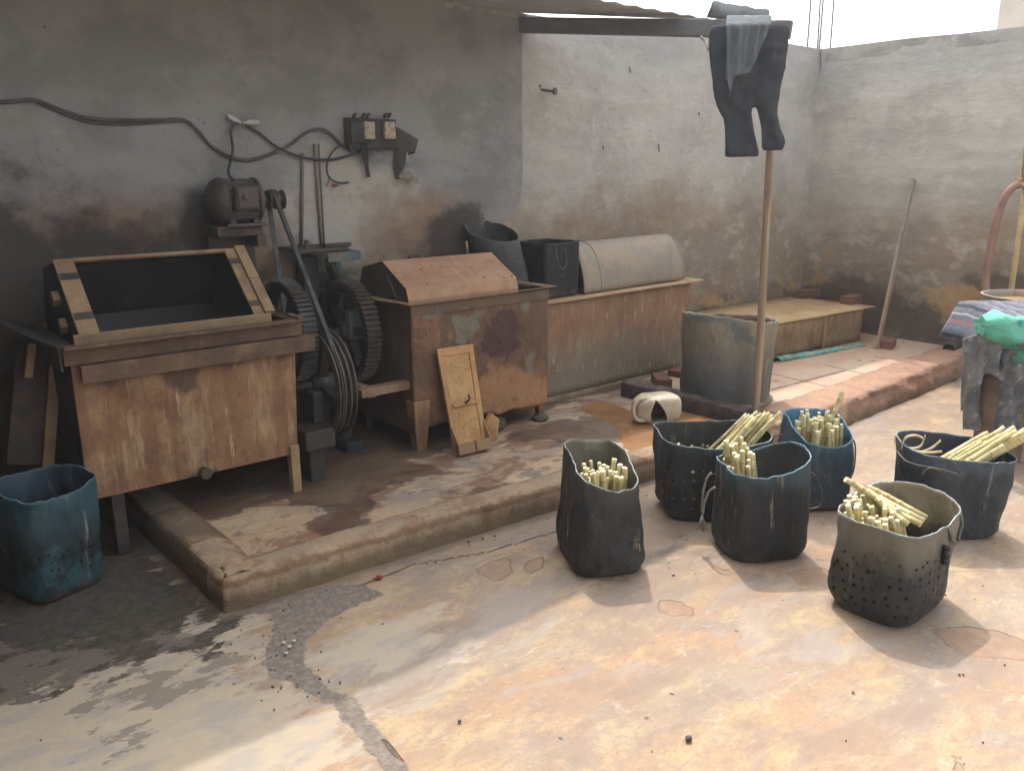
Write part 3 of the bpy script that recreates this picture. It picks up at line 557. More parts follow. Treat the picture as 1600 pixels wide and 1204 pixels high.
# ---- gears, big belt pulley, motor on its bracket
def gear(root, name, c, R, wd, teeth, spokes=5, mat=gearm):
    n_ = teeth*4; prof = []
    vs = []; fs = []
    for sgn in (-.5, .5):
        for j in range(n_):
            a = 2*math.pi*j/n_; r = R if j % 4 in (1, 2) else R*.945
            vs.append((c[0]+sgn*wd, c[1]+r*math.cos(a), c[2]+r*math.sin(a)))
    for sgn in (-.5, .5):
        for j in range(n_):
            a = 2*math.pi*j/n_; r = R*.80; vs.append((c[0]+sgn*wd, c[1]+r*math.cos(a), c[2]+r*math.sin(a)))
    for j in range(n_):
        k = (j+1) % n_; fs += [(j, n_+j, n_+k, k), (2*n_+k, 3*n_+k, 3*n_+j, 2*n_+j), (j, k, 2*n_+k, 2*n_+j), (n_+k, n_+j, 3*n_+j, 3*n_+k)]
    m = MB(); m.add(vs, fs); o = part(name, m, mat, root)
    m = MB()
    for s in range(spokes):
        a = 2*math.pi*s/spokes+.5; u = np.array([0, math.cos(a), math.sin(a)])
        for q in range(1): m.beam(np.array(c)+u*R*.14, np.array(c)+u*R*.82, wd*.55, R*.16, up=(1, 0, 0))
    m.tube([(c[0]-wd*.8, c[1], c[2]), (c[0]+wd*.8, c[1], c[2])], R*.2, 20); part('spokes', m, mat, o)
    return o
rg = thing('drive_gear', 'large dark toothed gear wheel beside the tan tank with the open drum', 'gear', (1.77, 3.91, .1))
gear(rg, 'toothed_rim', (1.775, 3.915, .825), .265, .075, 64, 4)
m = MB(); m.tube([(1.62, 3.915, .825), (1.93, 3.915, .825)], .022, 12); part('shaft', m, gearm, rg)
m = MB(); m.box((1.80, 3.93, .45), (.05, .12, .70)); m.box((1.80, 3.93, .14), (.09, .30, .07)); part('bearing_stand', m, darksteel, rg, bevel=.006)
rp = thing('belt_pulley', 'large grooved belt pulley with pale worn rims standing between the gears', 'pulley', (1.93, 3.80, .1))
pc = (1.885, 3.80, .56); pm = simple('worn_pulley_rim', (.085, .068, .046), (.035, .03, .026), 14., .45, .002, 50., spec=.5)
prof = []; R = .285; wdt = .09
prof.append((R*.86, -wdt/2))
for k in range(4):
    xx = -wdt/2+k*wdt/3.0
    prof += [(R, xx), (R, xx+.006)]
    if k < 3: prof += [(R*.90, xx+.015), (R*.90, xx+.024), (R, xx+wdt/3-.001)]
prof.append((R*.86, wdt/2+.006)); prof.append((R*.86, -wdt/2))
m = MB(); m.lathe(prof, pc, 'x', 72, smooth=False); pr = part('pulley_rim', m, pm, rp)
m = MB()
for s in range(4):
    a = math.pi/2*s+.35; u = np.array([0, math.cos(a), math.sin(a)]); m.beam(np.array(pc)+u*.03, np.array(pc)+u*R*.88, .03, .045, up=(1, 0, 0))
m.tube([(pc[0]-.06, pc[1], pc[2]), (pc[0]+.06, pc[1], pc[2])], .05, 18); part('spokes', m, gearm, pr)
m = MB(); m.tube([(1.70, pc[1], pc[2]), (2.02, pc[1], pc[2])], .02, 12); part('shaft', m, gearm, rp)
m = MB(); m.box((1.765, 3.70, .33), (.16, .20, .10)); m.box((1.765, 3.70, .19), (.08, .10, .19)); m.box((1.82, 3.78, .46), (.06, .14, .16)); part('bearing_block', m, simple('dull_grey_iron', (.038, .036, .034), (.06, .048, .04), 9., .6), rp, bevel=.008)
r2g = thing('drive_gear', 'dark rusty toothed gear wheel beside the flaking tank with perforated lid', 'gear', (2.2, 4.06, .1))
gear(r2g, 'toothed_rim', (2.2, 4.06, .755), .285, .085, 60, 5, simple('brown_gear', (.03, .025, .021), (.055, .038, .028), 12., .55, .002, 50.))
m = MB(); m.tube([(2.05, 4.06, .755), (2.45, 4.06, .755)], .024, 12); part('shaft', m, gearm, r2g)
m = MB(); m.box((2.13, 4.08, .40), (.06, .14, .60)); m.box((2.13, 4.08, .13), (.10, .3, .06)); part('bearing_stand', m, darksteel, r2g, bevel=.006)
# motor
mr = thing('electric_motor', 'brown finned electric motor on a wall bracket above the gears', 'motor', (1.7, 4.27, 1.2))
mc = np.array([1.712, 4.27, 1.465]); mm = simple('brown_motor_iron', (.085, .062, .060), (.05, .04, .04), 10., .6, .003, 40., spec=.4)
m = MB(); nfin = 96; Rm = .098
vs = []
for xx, k in ((-.075, 1), (.085, 1)):
    for j in range(nfin): a = 2*math.pi*j/nfin; r = Rm+(.012 if (j//2) % 2 else 0); vs.append((mc[0]+xx, mc[1]+r*math.cos(a), mc[2]+r*math.sin(a)))
m.add(vs, [(j, nfin+j, nfin+(j+1) % nfin, (j+1) % nfin) for j in range(nfin)])
m.lathe([(.0, -.145), (.07, -.143), (.105, -.12), (.116, -.095), (.116, -.072), (.097, -.07)], mc, 'x', 40); m.lathe([(.097, .08), (.114, .082), (.114, .10), (.085, .118), (.03, .124), (.03, .145), (0, .145)], mc, 'x', 40)
part('motor_body', m, mm, mr)
m = MB(); m.box((mc[0]+.0, mc[1]-.122, mc[2]+.015), (.12, .04, .115)); m.box((mc[0], mc[1]-.146, mc[2]+.015), (.105, .012, .10)); m.tube([(mc[0]-.02, mc[1]-.15, mc[2]+.02), (mc[0]-.02, mc[1]-.165, mc[2]+.02)], .014, 10)
part('terminal_box', m, mm, mr, bevel=.005)
m = MB(); m.box((mc[0], mc[1], mc[2]-.118), (.20, .24, .014)); m.box((mc[0]-.06, mc[1], mc[2]-.105), (.03, .18, .03)); m.box((mc[0]+.06, mc[1], mc[2]-.105), (.03, .18, .03)); part('foot_plate', m, mm, mr, bevel=.003)
m = MB(); m.tube([(mc[0]+.12, mc[1], mc[2]), (mc[0]+.24, mc[1], mc[2])], .014, 12); part('shaft', m, gearm, mr)
m = MB(); m.lathe([(.0, .165), (.05, .165), (.05, .175), (.036, .188), (.036, .192), (.05, .205), (.05, .215), (.036, .226), (.036, .230), (.05, .243), (.05, .25), (0, .25)], mc, 'x', 32, smooth=False); part('small_pulley', m, darksteel, mr)
m = MB(); m.box((mc[0]-.02, 4.33, 1.315), (.24, .26, .05)); m.box((mc[0]+.09, 4.33, 1.26), (.05, .26, .06)); m.box((mc[0]-.11, 4.40, 1.17), (.05, .09, .25)); m.box((mc[0]+.02, 4.41, 1.12), (.20, .07, .33))
part('bracket', m, simple('dark_bracket', (.07, .062, .055), (.13, .09, .065), 8., .8), mr, bevel=.004)
# belt: closed loop in the pulley plane (x constant), two strands
def belt_loop(c1, r1_, c2, r2_, x):
    d = np.array([c2[0]-c1[0], c2[1]-c1[1]]); D = np.linalg.norm(d); th = math.atan2(d[1], d[0]); ph = math.acos((r1_-r2_)/D); out = []
    for i in range(21): a = th+ph+(2*math.pi-2*ph)*i/20; out.append((x, c1[0]+r1_*math.cos(a), c1[1]+r1_*math.sin(a)))
    for i in range(13): a = th-ph+(2*ph)*i/12; out.append((x, c2[0]+r2_*math.cos(a), c2[1]+r2_*math.sin(a)))
    return out
beltm = simple('black_rubber_belt', (.035, .037, .04), (.075, .075, .075), 14., .6, .001, 60., spec=.35)
for i, dx_ in enumerate((.19,)):
    xb_ = mc[0]+dx_; L = belt_loop((pc[1], pc[2]), R*.955, (mc[1], mc[2]), .047, 0); big = [k < 21 for k in range(len(L))]
    xs2 = pc[0]-.015
    pts = [((xs2 if big[k] else xb_), p[1], p[2]) for k, p in enumerate(L)]; pts.append(pts[0])
    dense = []
    for a, b in zip(pts[:-1], pts[1:]):
        kk = max(1, int(math.dist(a, b)/.06)); dense += [tuple(np.array(a)+(np.array(b)-np.array(a))*t/kk) for t in range(kk)]
    dense.append(pts[0]); rows = []
    cen = np.array([(xs2+xb_)/2, (pc[1]+mc[1])/2, (pc[2]+mc[2])/2])
    for k, p in enumerate(dense):
        a = np.array(dense[k-1 if k else -2]); b = np.array(dense[k+1 if k < len(dense)-1 else 1]); t = b-a; t /= np.linalg.norm(t); nn = np.cross(t, [1, 0, 0]); nn /= np.linalg.norm(nn)
        p = np.array(p); rows.append([p+np.array([sx, 0, 0])*.013+nn*sn*.006 for sx, sn in ((-1, -1), (1, -1), (.8, 1), (-.8, 1))])
    m = MB(); m.grid([[tuple(q) for q in r] for r in rows], False, closed=True); o = m.build('drive_belt', beltm); tag(o, 'black drive belt from the motor to the big grooved pulley', 'belt', None)
# teal wall bracket between the machines
tr = thing('wall_bracket', 'worn teal angle iron bracket with a dark plate, on the wall right of the motor', 'bracket', (2.2, 4.3, 1.0))
m = MB(); m.box((2.13, 4.30, 1.195), (.30, .30, .018)); m.box((2.24, 4.22, 1.213), (.16, .05, .02)); m.box((2.06, 4.22, 1.215), (.02, .02, .07)); part('plate', m, darksteel, tr, bevel=.003)
m = MB(); m.box((2.235, 4.135, 1.155), (.20, .02, .05)); m.box((2.235, 4.155, 1.178), (.20, .05, .006)); m.box((2.325, 4.30, 1.155), (.02, .30, .05)); m.box((2.33, 4.40, .98), (.035, .04, .35)); part('angle_frame', m, teal, tr, bevel=.002)
m = MB(); m.beam((2.15, 4.16, 1.13), (2.32, 4.38, .98), .04, .05); m.box((2.12, 4.36, .92), (.09, .09, .46)); part('strut', m, darksteel, tr, bevel=.003)
# ---- machine 2
r2 = thing('dye_machine', 'flaking red-brown tank with a closed perforated drum, in the middle', 'machine', (2.9, 3.95, .1))
X0, X1, YF, YB, ZB, ZT = 2.385, 3.365, 3.715, 4.34, .20, .915
m = MB()
fw = wallgrid(lambda u, v: (X0+(X1-X0)*u, YF+.008*nz(u*4, v*4, 2)+.012*max(0, v-.6)*nz(u*9, v*7, 4), (ZT-(ZT-(ZB+.012*nz(u*9, 5, 1)+.03*(u < .9)*(1-u)))*v)), 60, 44)
m.grid(fw, True, flip=True)
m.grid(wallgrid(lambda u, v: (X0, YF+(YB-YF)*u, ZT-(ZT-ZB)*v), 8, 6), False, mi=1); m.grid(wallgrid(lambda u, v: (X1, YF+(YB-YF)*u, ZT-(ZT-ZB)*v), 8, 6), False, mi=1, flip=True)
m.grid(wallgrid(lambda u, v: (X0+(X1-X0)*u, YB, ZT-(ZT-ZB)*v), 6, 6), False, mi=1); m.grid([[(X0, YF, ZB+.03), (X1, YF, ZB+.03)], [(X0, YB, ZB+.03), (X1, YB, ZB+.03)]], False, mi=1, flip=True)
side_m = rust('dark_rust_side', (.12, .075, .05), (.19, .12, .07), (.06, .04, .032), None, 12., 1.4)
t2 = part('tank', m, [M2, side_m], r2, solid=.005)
tv = np.array([(p[0], p[2]) for p in m.v])
def tpoly(pts): return [(yp(x, y, YF)[0], yp(x, y, YF)[2]) for x, y in pts]
set_attr(t2, 'maroon', stain(tv, [tpoly([(775, 485), (800, 480), (815, 505), (805, 525), (820, 535), (800, 550), (795, 560), (765, 555), (745, 540), (755, 525)])], .05))
set_attr(t2, 'green', stain(tv, [tpoly([(820, 552), (836, 550), (835, 590), (822, 592)]), tpoly([(815, 470), (830, 465), (825, 495), (815, 490)]), tpoly([(780, 610), (815, 600), (810, 620), (775, 622)]), tpoly([(700, 490), (760, 485), (745, 520), (720, 545), (705, 520)]), tpoly([(655, 480), (700, 478), (690, 500), (660, 500)])], .05)*.85)
set_attr(t2, 'orange', stain(tv, [tpoly([(760, 570), (800, 575), (860, 600), (862, 650), (780, 650), (740, 660), (745, 600)])], .08))
m = MB(); fl = [(2.345, YF-.035), (3.42, YF-.03), (3.44, YB), (2.36, YB)]; inn = [(X0+.004, YF+.004), (X1-.004, YF+.004), (X1-.004, YB-.004), (X0+.004, YB-.004)]
zq = .925; m.add([(a, b, zq+.006*math.sin(i*2)) for i, (a, b) in enumerate(fl)]+[(a, b, zq) for a, b in inn], [(0, 1, 5, 4), (1, 2, 6, 5), (2, 3, 7, 6), (3, 0, 4, 7)])
m.grid([[(2.18, YF+.29, .955), (2.18, YB, .96)], [(2.345, YF-.035, .931), (2.36, YB, .93)]], False, flip=True); part('rim_flange', m, rust('rim_rust', (.25, .15, .09), (.33, .22, .13), (.13, .08, .05), None, 9., 9.), r2, solid=.004)
m = MB(); m.span(X0-.004, X1+.004, YF-.010, YF-.0055, .86, .914); part('rim_band', m, rust('band_rust', (.16, .10, .065), (.24, .15, .09), (.09, .08, .06), (.12, .17, .15), 9., 9.), r2)
m = MB(); m.box((2.23, 4.0, .80), (.14, .05, .16)); part('bearing_plate', m, teal, r2, bevel=.005)
for i, (lx_, ly_, mt) in enumerate(((X0+.045, YF+.03, 'tan_rust_tank'), (X1-.035, YF+.03, 'flaking_rust_tank'), (X0+.04, YB-.05, 'dark_rust_side'), (X1-.04, YB-.05, 'dark_rust_side'))):
    m = MB(); hh = .29 if i != 1 else .24; d0 = .115 if i == 0 else .07
    m.box((lx_, ly_, .095+hh/2), (d0*.55, d0*.5, hh), None, (1.75, 1.6)); part('leg', m, MATS[mt], r2, bevel=.004)
# closed drum in the tank, flat perforated panels
def perf_mat():
    n = NT('perforated_pink_rust'); col = n.mix(n.step(n.noise((4, 9, 9), 7, .65), .4, .62), (.40, .245, .155), (.33, .19, .12)); col = n.mix(n.mul(n.step(n.noise((30, 6, 6), 6, .65, off=3.), .52, .64), .5), col, (.46, .30, .19))
    d = n.voro(15., rnd=.55, vec=n.P); col = n.mix(n.mul(n.step(d, .14, .09), .85), col, (.06, .035, .025)); col = n.mix(n.mul(n.step(n.noise(12., 7, .7, off=8.), .55, .66), .5), col, (.24, .13, .085))
    return n.done(col, .8, n.bump(n.noise(40., 6), .003), 0, .2)
lp = [(3.775, .80), (3.765, .935), (3.785, .995), (4.02, 1.125), (4.24, 1.075), (4.33, .85), (4.2, .70), (3.95, .70)]
LX0, LX1 = 2.405, 3.175; nl = len(lp)
m = MB(); A = [(LX0, y, z) for y, z in lp]; B = [(LX1, y, z) for y, z in lp]; m.add(A+B, [(i, nl+i, nl+(i+1) % nl, (i+1) % nl) for i in range(nl)])
dr2 = part('drum', m, perf_mat(), r2, solid=.004)
m = MB(); m.add(B, [tuple(range(nl-1, -1, -1))]); part('end_plate', m, simple('dark_end_plate', (.06, .042, .036), (.09, .06, .045), 6., .7), dr2)
m = MB(); m.add(A, [tuple(range(nl))]); m.tube([(LX0-.012, 3.86, .93), (LX0-.012, 3.96, 1.06)], .006, 6); part('end_plate', m, simple('dark_end_plate', (.06, .042, .036), (.09, .06, .045), 6., .7), dr2)
m = MB(); m.tube([(2.58, 4.02, 1.133), (2.60, 4.03, 1.142), (2.64, 4.02, 1.142), (2.66, 4.02, 1.13)], .007, 6); part('catch', m, darksteel, dr2)
m = MB(); m.tube([(3.02, 4.05, 1.12), (3.01, 4.05, 1.20)], .008, 8); part('pin', m, tanm, dr2)
# low beam shelf between the two machines
m = MB(); m.box((2.24, 3.78, .475), (.31, .07, .045)); m.box((2.15, 3.9, .47), (.05, .3, .05)); o = m.build('support_beam', rust('shelf_rust', (.24, .15, .09), (.36, .25, .15), (.10, .065, .045), None, 9., 9.), bevel=.004); tag(o, 'short rusty steel bar across the gap between gear and flaking tank', 'steel bar')
# perforated hatch leaning on machine 2
hr = thing('perforated_hatch', 'orange-tan perforated metal hatch leaning on the flaking tank', 'hatch', (2.62, 3.52, .1))
hb = (gp(690, 716, .1)+gp(712, 718, .1))/2; ha = np.array([2.50, 3.50, .105]); hbR = np.array([2.715, 3.49, .105]); ht_l = yp(682, 545, 3.69); ht_r = yp(738, 537, 3.69)
def hq(u, v, o=0.0):
    p = (ha*(1-u)+hbR*u)*(1-v)+(ht_l*(1-u)+ht_r*u)*v; nn = np.cross(hbR-ha, ht_l-ha); nn /= np.linalg.norm(nn); return p+nn*o
def hbox(m, u0, u1, v0, v1, o0, o1): m.add([hq(u, v, o) for o in (o0, o1) for u, v in ((u0, v0), (u1, v0), (u1, v1), (u0, v1))], [(3, 2, 1, 0), (4, 5, 6, 7), (0, 1, 5, 4), (1, 2, 6, 5), (2, 3, 7, 6), (3, 0, 4, 7)])
n = NT('perforated_tan'); col = n.mix(n.step(n.noise(9., 6), .4, .62), (.47, .29, .135), (.38, .22, .10)); d = n.voro(62., rnd=.75); col = n.mix(n.mul(n.step(d, .26, .18), n.step(n.noise(9., 4, off=5.), .36, .5), .9), col, (.06, .035, .02)); hm = n.done(col, .8, n.bump(n.noise(50., 5), .003), 0, .2)
orange = rust('orange_tan_frame', (.47, .265, .11), (.53, .33, .155), (.30, .17, .08), None, 9., 4.)
m = MB(); hbox(m, .02, .98, .02, .98, -.006, .0); part('panel', m, hm, hr)
m = MB(); hbox(m, 0, .14, .0, 1, -.010, .006); hbox(m, .86, 1, 0, 1, -.010, .006); hbox(m, .14, .86, .92, 1, -.010, .0055); part('frame', m, orange, hr, bevel=.002)
m = MB(); hbox(m, .15, .95, .44, .475, .0062, .016); part('crossbar', m, orange, hr, bevel=.002)
m = MB(); m.tube([hq(.5, .46, .02), hq(.56, .48, .035), hq(.62, .50, .03), hq(.60, .53, .02)], .006, 6); part('catch', m, darksteel, hr)
m = MB(); hbox(m, .0, .5, .0, .10, .007, .05); hbox(m, .54, 1.0, .0, .10, .007, .05); part('bottom_lip', m, tanm, hr, bevel=.003)
for u0, u1 in ((0, .03), (.97, 1.0)):
    m = MB(); m.add([hq(u, v, o) for u in (u0, u1) for v, o in ((.0, .007), (.28, .007), (.10, .05), (.0, .05))], [(0, 1, 2, 3), (7, 6, 5, 4), (0, 4, 5, 1), (1, 5, 6, 2), (2, 6, 7, 3), (3, 7, 4, 0)])
    part('side_gusset', m, tanm, hr)
# small stone and broken shard behind the hatch, dark rag under the tank
def rock(name, c, d, label, cat, mat, seed=0, group=None, amp=.25):
    m = MB(); rows = []
    for i in range(9):
        ph = math.pi*i/8; r = []
        for j in range(14):
            a = 2*math.pi*j/14; v = np.array([math.sin(ph)*math.cos(a), math.sin(ph)*math.sin(a), -math.cos(ph)]); k = 1+amp*nz(v[0]+seed, v[1], v[2], 1.6)+amp*.4*nz(v[0], v[1]+seed, v[2], 5.); r.append((c[0]+v[0]*d[0]*k, c[1]+v[1]*d[1]*k, max(c[2]+v[2]*d[2]*k, c[2]-d[2]*.9)))
        rows.append(r)
    m.grid(rows, True, closed=True); o = m.build(name, mat); tag(o, label, cat, group); return o
shard = [(2.80, 3.60, .10), (2.86, 3.58, .105), (2.885, 3.59, .22), (2.84, 3.60, .26), (2.80, 3.605, .21)]
m = MB(); m.add(shard+[(x-.01, y+.025, z) for x, y, z in shard], [(0, 1, 2, 3, 4), (9, 8, 7, 6, 5)]+[(i, 5+i, 5+(i+1) % 5, (i+1) % 5) for i in range(5)]); o = m.build('broken_tile', orange, bevel=.003); tag(o, 'orange broken shard leaning under the flaking tank beside the hatch', 'shard')
rock('dark_stone', (2.98, 3.80, .13), (.10, .10, .055), 'dark lump of stone under the flaking tank', 'stone', simple('sooty_stone', (.05, .048, .045), (.09, .075, .06), 9., .85), 2)
rock('dark_stone', (3.315, 3.72, .115), (.055, .05, .03), 'small dark stone wedged under the right foot of the flaking tank', 'stone', MATS['sooty_stone'], 9)

# ---- machine 3: long trough with a half-drum cover
r3 = thing('long_trough', 'long rusty trough, orange above and olive below, under the half-drum cover', 'trough', (4.3, 4.2, .1))
TX0, TX1, TYF, TYB, TZB, TZT = 3.50, 5.10, 4.0, 4.43, .125, .775
m = MB(); tl = lambda v: TX1-.075*v
m.grid(wallgrid(lambda u, v: (TX0+(tl(v)-TX0)*u, TYF+.012*v+.010*nz(u*4, v*3, 6), TZT-(TZT-TZB)*v), 30, 14), True, flip=True)
m.grid(wallgrid(lambda u, v: (tl(v), TYF+.012*v+(TYB-TYF)*u, TZT-(TZT-TZB)*v), 5, 8), False, flip=True); m.grid(wallgrid(lambda u, v: (TX0, TYF+(TYB-TYF)*u, TZT-(TZT-TZB)*v), 5, 8), False)
m.grid([[(TX0, TYF, TZB), (TX1-.075, TYF, TZB)], [(TX0, TYB, TZB), (TX1-.075, TYB, TZB)]], False, flip=True); part('tank', m, M3, r3, solid=.005)
m = MB(); m.add([(TX0-.02, TYF-.045, .775), (TX1+.09, TYF-.05, .792), (TX1+.10, TYB, .792), (TX0-.02, TYB, .78)], [(0, 1, 2, 3)]); part('top_sheet', m, rust('tan_top_sheet', (.46, .32, .19), (.52, .38, .24), (.33, .21, .12), None, 5., 5.), r3, solid=.012, bevel=.002)
m = MB(); m.span(TX0, TX1-.07, TYF-.022, TYF+.006, .10, .126); part('bottom_rail', m, rust('rail_olive', (.25, .19, .12), (.34, .27, .17), (.12, .10, .08), None, 9., 9.), r3, bevel=.003)
for xx in (3.6, 4.9):
    m = MB(); m.span(xx-.05, xx+.05, TYF+.03, TYB, .085, .12); part('foot', m, darksteel, r3)
dcv = thing('half_drum_cover', 'greyish half cylinder metal cover lying on the long trough', 'drum cover', (4.5, 4.2, .79))
n = NT('faded_drum_metal'); col = n.mix(n.step(n.noise((3, 5, 5), 7, .65), .4, .62), (.315, .255, .185), (.25, .225, .185)); col = n.mix(n.mul(n.step(n.noise((4, 14, 14), 7, .68, off=4., dist=.3), .52, .62), .7), col, (.27, .25, .21)); col = n.mix(n.mul(n.step(n.noise((6, 7, 7), 7, .68, off=9.), .55, .63), .7), col, (.40, .265, .17)); col = n.mix(n.mul(n.step(n.noise((40, 5, 2.5), 6, .65, off=15.), .55, .65), .5), col, (.15, .13, .10)); drumm = n.done(col, .6, n.bump(n.noise(30., 6), .003), 0, .35)
HX0, HX1, hyc, hry, hrz, hz0 = 3.985, 5.055, 4.225, .195, .325, .795
def arc(x, s=1.0, n_=28): return [(x, hyc-hry*s*math.cos(math.pi*i/n_), hz0+.012*(x-HX0)+hrz*s*math.sin(math.pi*i/n_)) for i in range(n_+1)]
m = MB(); m.grid([arc(HX0+(HX1-HX0)*k/20) for k in range(21)], True); part('cover_shell', m, drumm, dcv, solid=.006)
for xx in (HX0+.008, HX0+.17, HX1-.015):
    m = MB(); m.tube(arc(xx, 1.012), .006, 8); part('rib', m, drumm, dcv)
for xx in (HX0+.05, HX1-.03):
    m = MB(); m.add(arc(xx, .97), [tuple(range(29))]); part('end_plate', m, darksteel, dcv, solid=.004)
# black bin and perforated tall barrel on the trough's left end
def thick(m, rows, th, flip=False): m.grid(rows, True, closed=True, flip=flip)
# ---- low trough in the corner
r4 = thing('low_trough', 'low long trough with a flat tan sheet on top, in the wall corner', 'trough', (6.3, 4.0, .12))
m = MB(); m.grid(wallgrid(lambda u, v: (5.42+(7.03-5.42)*u, 3.68-.075*u+.02*v, .415-(.415-.13)*v), 20, 6), True, flip=True); m.grid(wallgrid(lambda u, v: (7.03, 3.61+.02*v+.8*u, .415-.285*v), 5, 5), False, flip=True); m.grid(wallgrid(lambda u, v: (5.42, 3.685+.73*u, .415-.285*v), 5, 5), False)
part('tank', m, M4, r4, solid=.005)
m = MB(); m.box((6.43, 3.628, .27), (.035, .02, .28)); part('stiffener', m, tanm, r4)
m = MB(); m.grid([[(5.36+(7.16-5.36)*u/12, 3.68-.11*u/12+(4.42-3.68+.11*u/12)*v/4, .425+.006*nz(u*.4, v*.6, 2)) for u in range(13)] for v in range(5)], True); part('top_sheet', m, rust('yellow_tan_sheet', (.48, .335, .18), (.54, .40, .23), (.38, .245, .13), None, 3., 3.), r4, solid=.010)
m = MB(); m.span(5.44, 7.0, 3.64, 3.70, .105, .129); part('base_rail', m, brownsteel, r4)
# crumpled green cloth strip along its foot
m = MB(); rows = []
for i in range(60):
    t = i/59; p = gp(1212, 566, .12)*(1-t)+gp(1345, 540, .12)*t; r = []
    for j in range(9): a = 2*math.pi*j/9; k = 1+.5*nz(i*.25, j*.7, 3); r.append((p[0]+.0, p[1]+.045*math.cos(a)*k, .124+max(.0, .030*k*(.4+math.sin(a))*(1-.6*t))))
    rows.append(r)
m.grid(rows, True, closed=True); o = m.build('cloth_strip', simple('faded_green_cloth', (.14, .33, .27), (.28, .42, .36), 14., .9, .006, 40., c3=(.25, .14, .09))); tag(o, 'crumpled turquoise green cloth strip along the foot of the low trough', 'cloth')
brickm = rust('red_brick', (.20, .09, .065), (.24, .12, .085), (.12, .06, .05), None, 14., 14., rough=.9)
def brick(c, rz, label, d=(.23, .11, .072), rx=0.0, grp='loose red bricks'):
    m = MB(); M = Matrix.Rotation(rz, 3, 'Z') @ Matrix.Rotation(rx, 3, 'X'); m.box((c[0], c[1], c[2]+d[2]/2), d, M); o = m.build('red_brick', brickm, bevel=.006); tag(o, label, 'brick', grp)
b1 = gp(1262, 464, .435); b2 = gp(1330, 473, .435)
brick((b1[0], b1[1], .433), -.12, 'dark red brick on the low trough sheet, left one of two'); brick((b2[0], b2[1], .433), .05, 'dark red brick on the low trough sheet, at its right edge')
b3 = gp(1385, 545, .12); brick((b3[0]+.05, b3[1]+.02, .117), .3, 'sooty brick on the floor against the foot of the leaning plank', (.2, .11, .08))
b4 = gp(1050, 604, .11); brick((b4[0], b4[1]+.1, .10), .9, 'red brick on the floor between the long trough and the cut drum')
brick((4.85, 3.86, .10), .2, 'red brick half hidden under the right end of the long trough')

# ================================================================== CUT DRUMS AND BUCKETS
def plastic(name, dark, top, inner=False, grad=(.2, .34), scratch=(.35, .31, .25), hole=None, topamt=.9, blotch=None, scr=.5):
    """sooty cut plastic or steel drum: uv is metres round / metres up; holes go right through"""
    n = NT(name); u = n.axis(0, n.uv); v = n.axis(1, n.uv)
    vv = n.add(v, n.mul(n.math('SUBTRACT', n.noise((8, 8, 4), 6, .65), .5), .22)); col = n.mix(n.mul(n.step(vv, *grad), topamt), dark, top)
    if blotch: col = n.mix(n.mul(n.step(n.noise((6, 6, 5), 7, .68, off=6.), .5, .62), .8), col, blotch)
    col = n.mix(n.mul(n.step(n.noise((30, 30, 2.5), 6, .7, off=3.), .56, .68), n.step(n.noise(3.5, 3, off=12.), .45, .6), scr), col, scratch)
    col = n.mix(n.mul(n.step(n.noise((7, 7, 7), 6, .7, off=16.), .5, .7), .4), col, tuple(x*.7 for x in dark))
    mudv = n.step(n.add(v, n.mul(n.math('SUBTRACT', n.noise((9, 9, 5), 6, .7, off=26.), .5), .25)), .07, -.03); col = n.mix(n.mul(mudv, .6), col, (.14, .11, .08))
    col = n.mix(n.mul(n.step(n.noise((16, 16, 14), 7, .75, off=36.), .55, .7), .35), col, (.12, .105, .085))
    n.done(col, n.add(.45, n.mul(n.noise(9., 4), .3)), n.bump(n.add(n.mul(n.noise(11., 6, .6), 1.4), n.mul(n.noise((60, 60, 6), 4), .3)), .005), 0, .35)
    if hole:
        scl, rad, v0, v1, dens = hole[:5]
        d = n.voro(scl, rnd=.6, vec=n.uv, dim='2D'); hm_ = n.mul(n.step(d, rad+.02, rad-.02), n.step(v, v0-.01, v0+.01), n.step(v, v1+.01, v1-.01), n.step(n.noise(7., 2, off=50., vec=n.uv), dens, dens+.03))
        tr_ = n.t.nodes.new('ShaderNodeBsdfTransparent'); mx = n.t.nodes.new('ShaderNodeMixShader'); n.put(mx.inputs[0], n.math('GREATER_THAN', hm_, .5)); n.t.links.new(n.b.outputs[0], mx.inputs[1]); n.t.links.new(tr_.outputs[0], mx.inputs[2]); n.t.links.new(mx.outputs[0], n.out.inputs[0])
    MATS[name] = n.m; return n.m
def se(a, p): c, s = math.cos(a), math.sin(a); return math.copysign(abs(c)**(2/p), c), math.copysign(abs(s)**(2/p), s)
def sp(a, p): c, s_ = math.cos(a), math.sin(a); r = (abs(c)**p+abs(s_)**p)**(-1/p); return c*r, s_*r
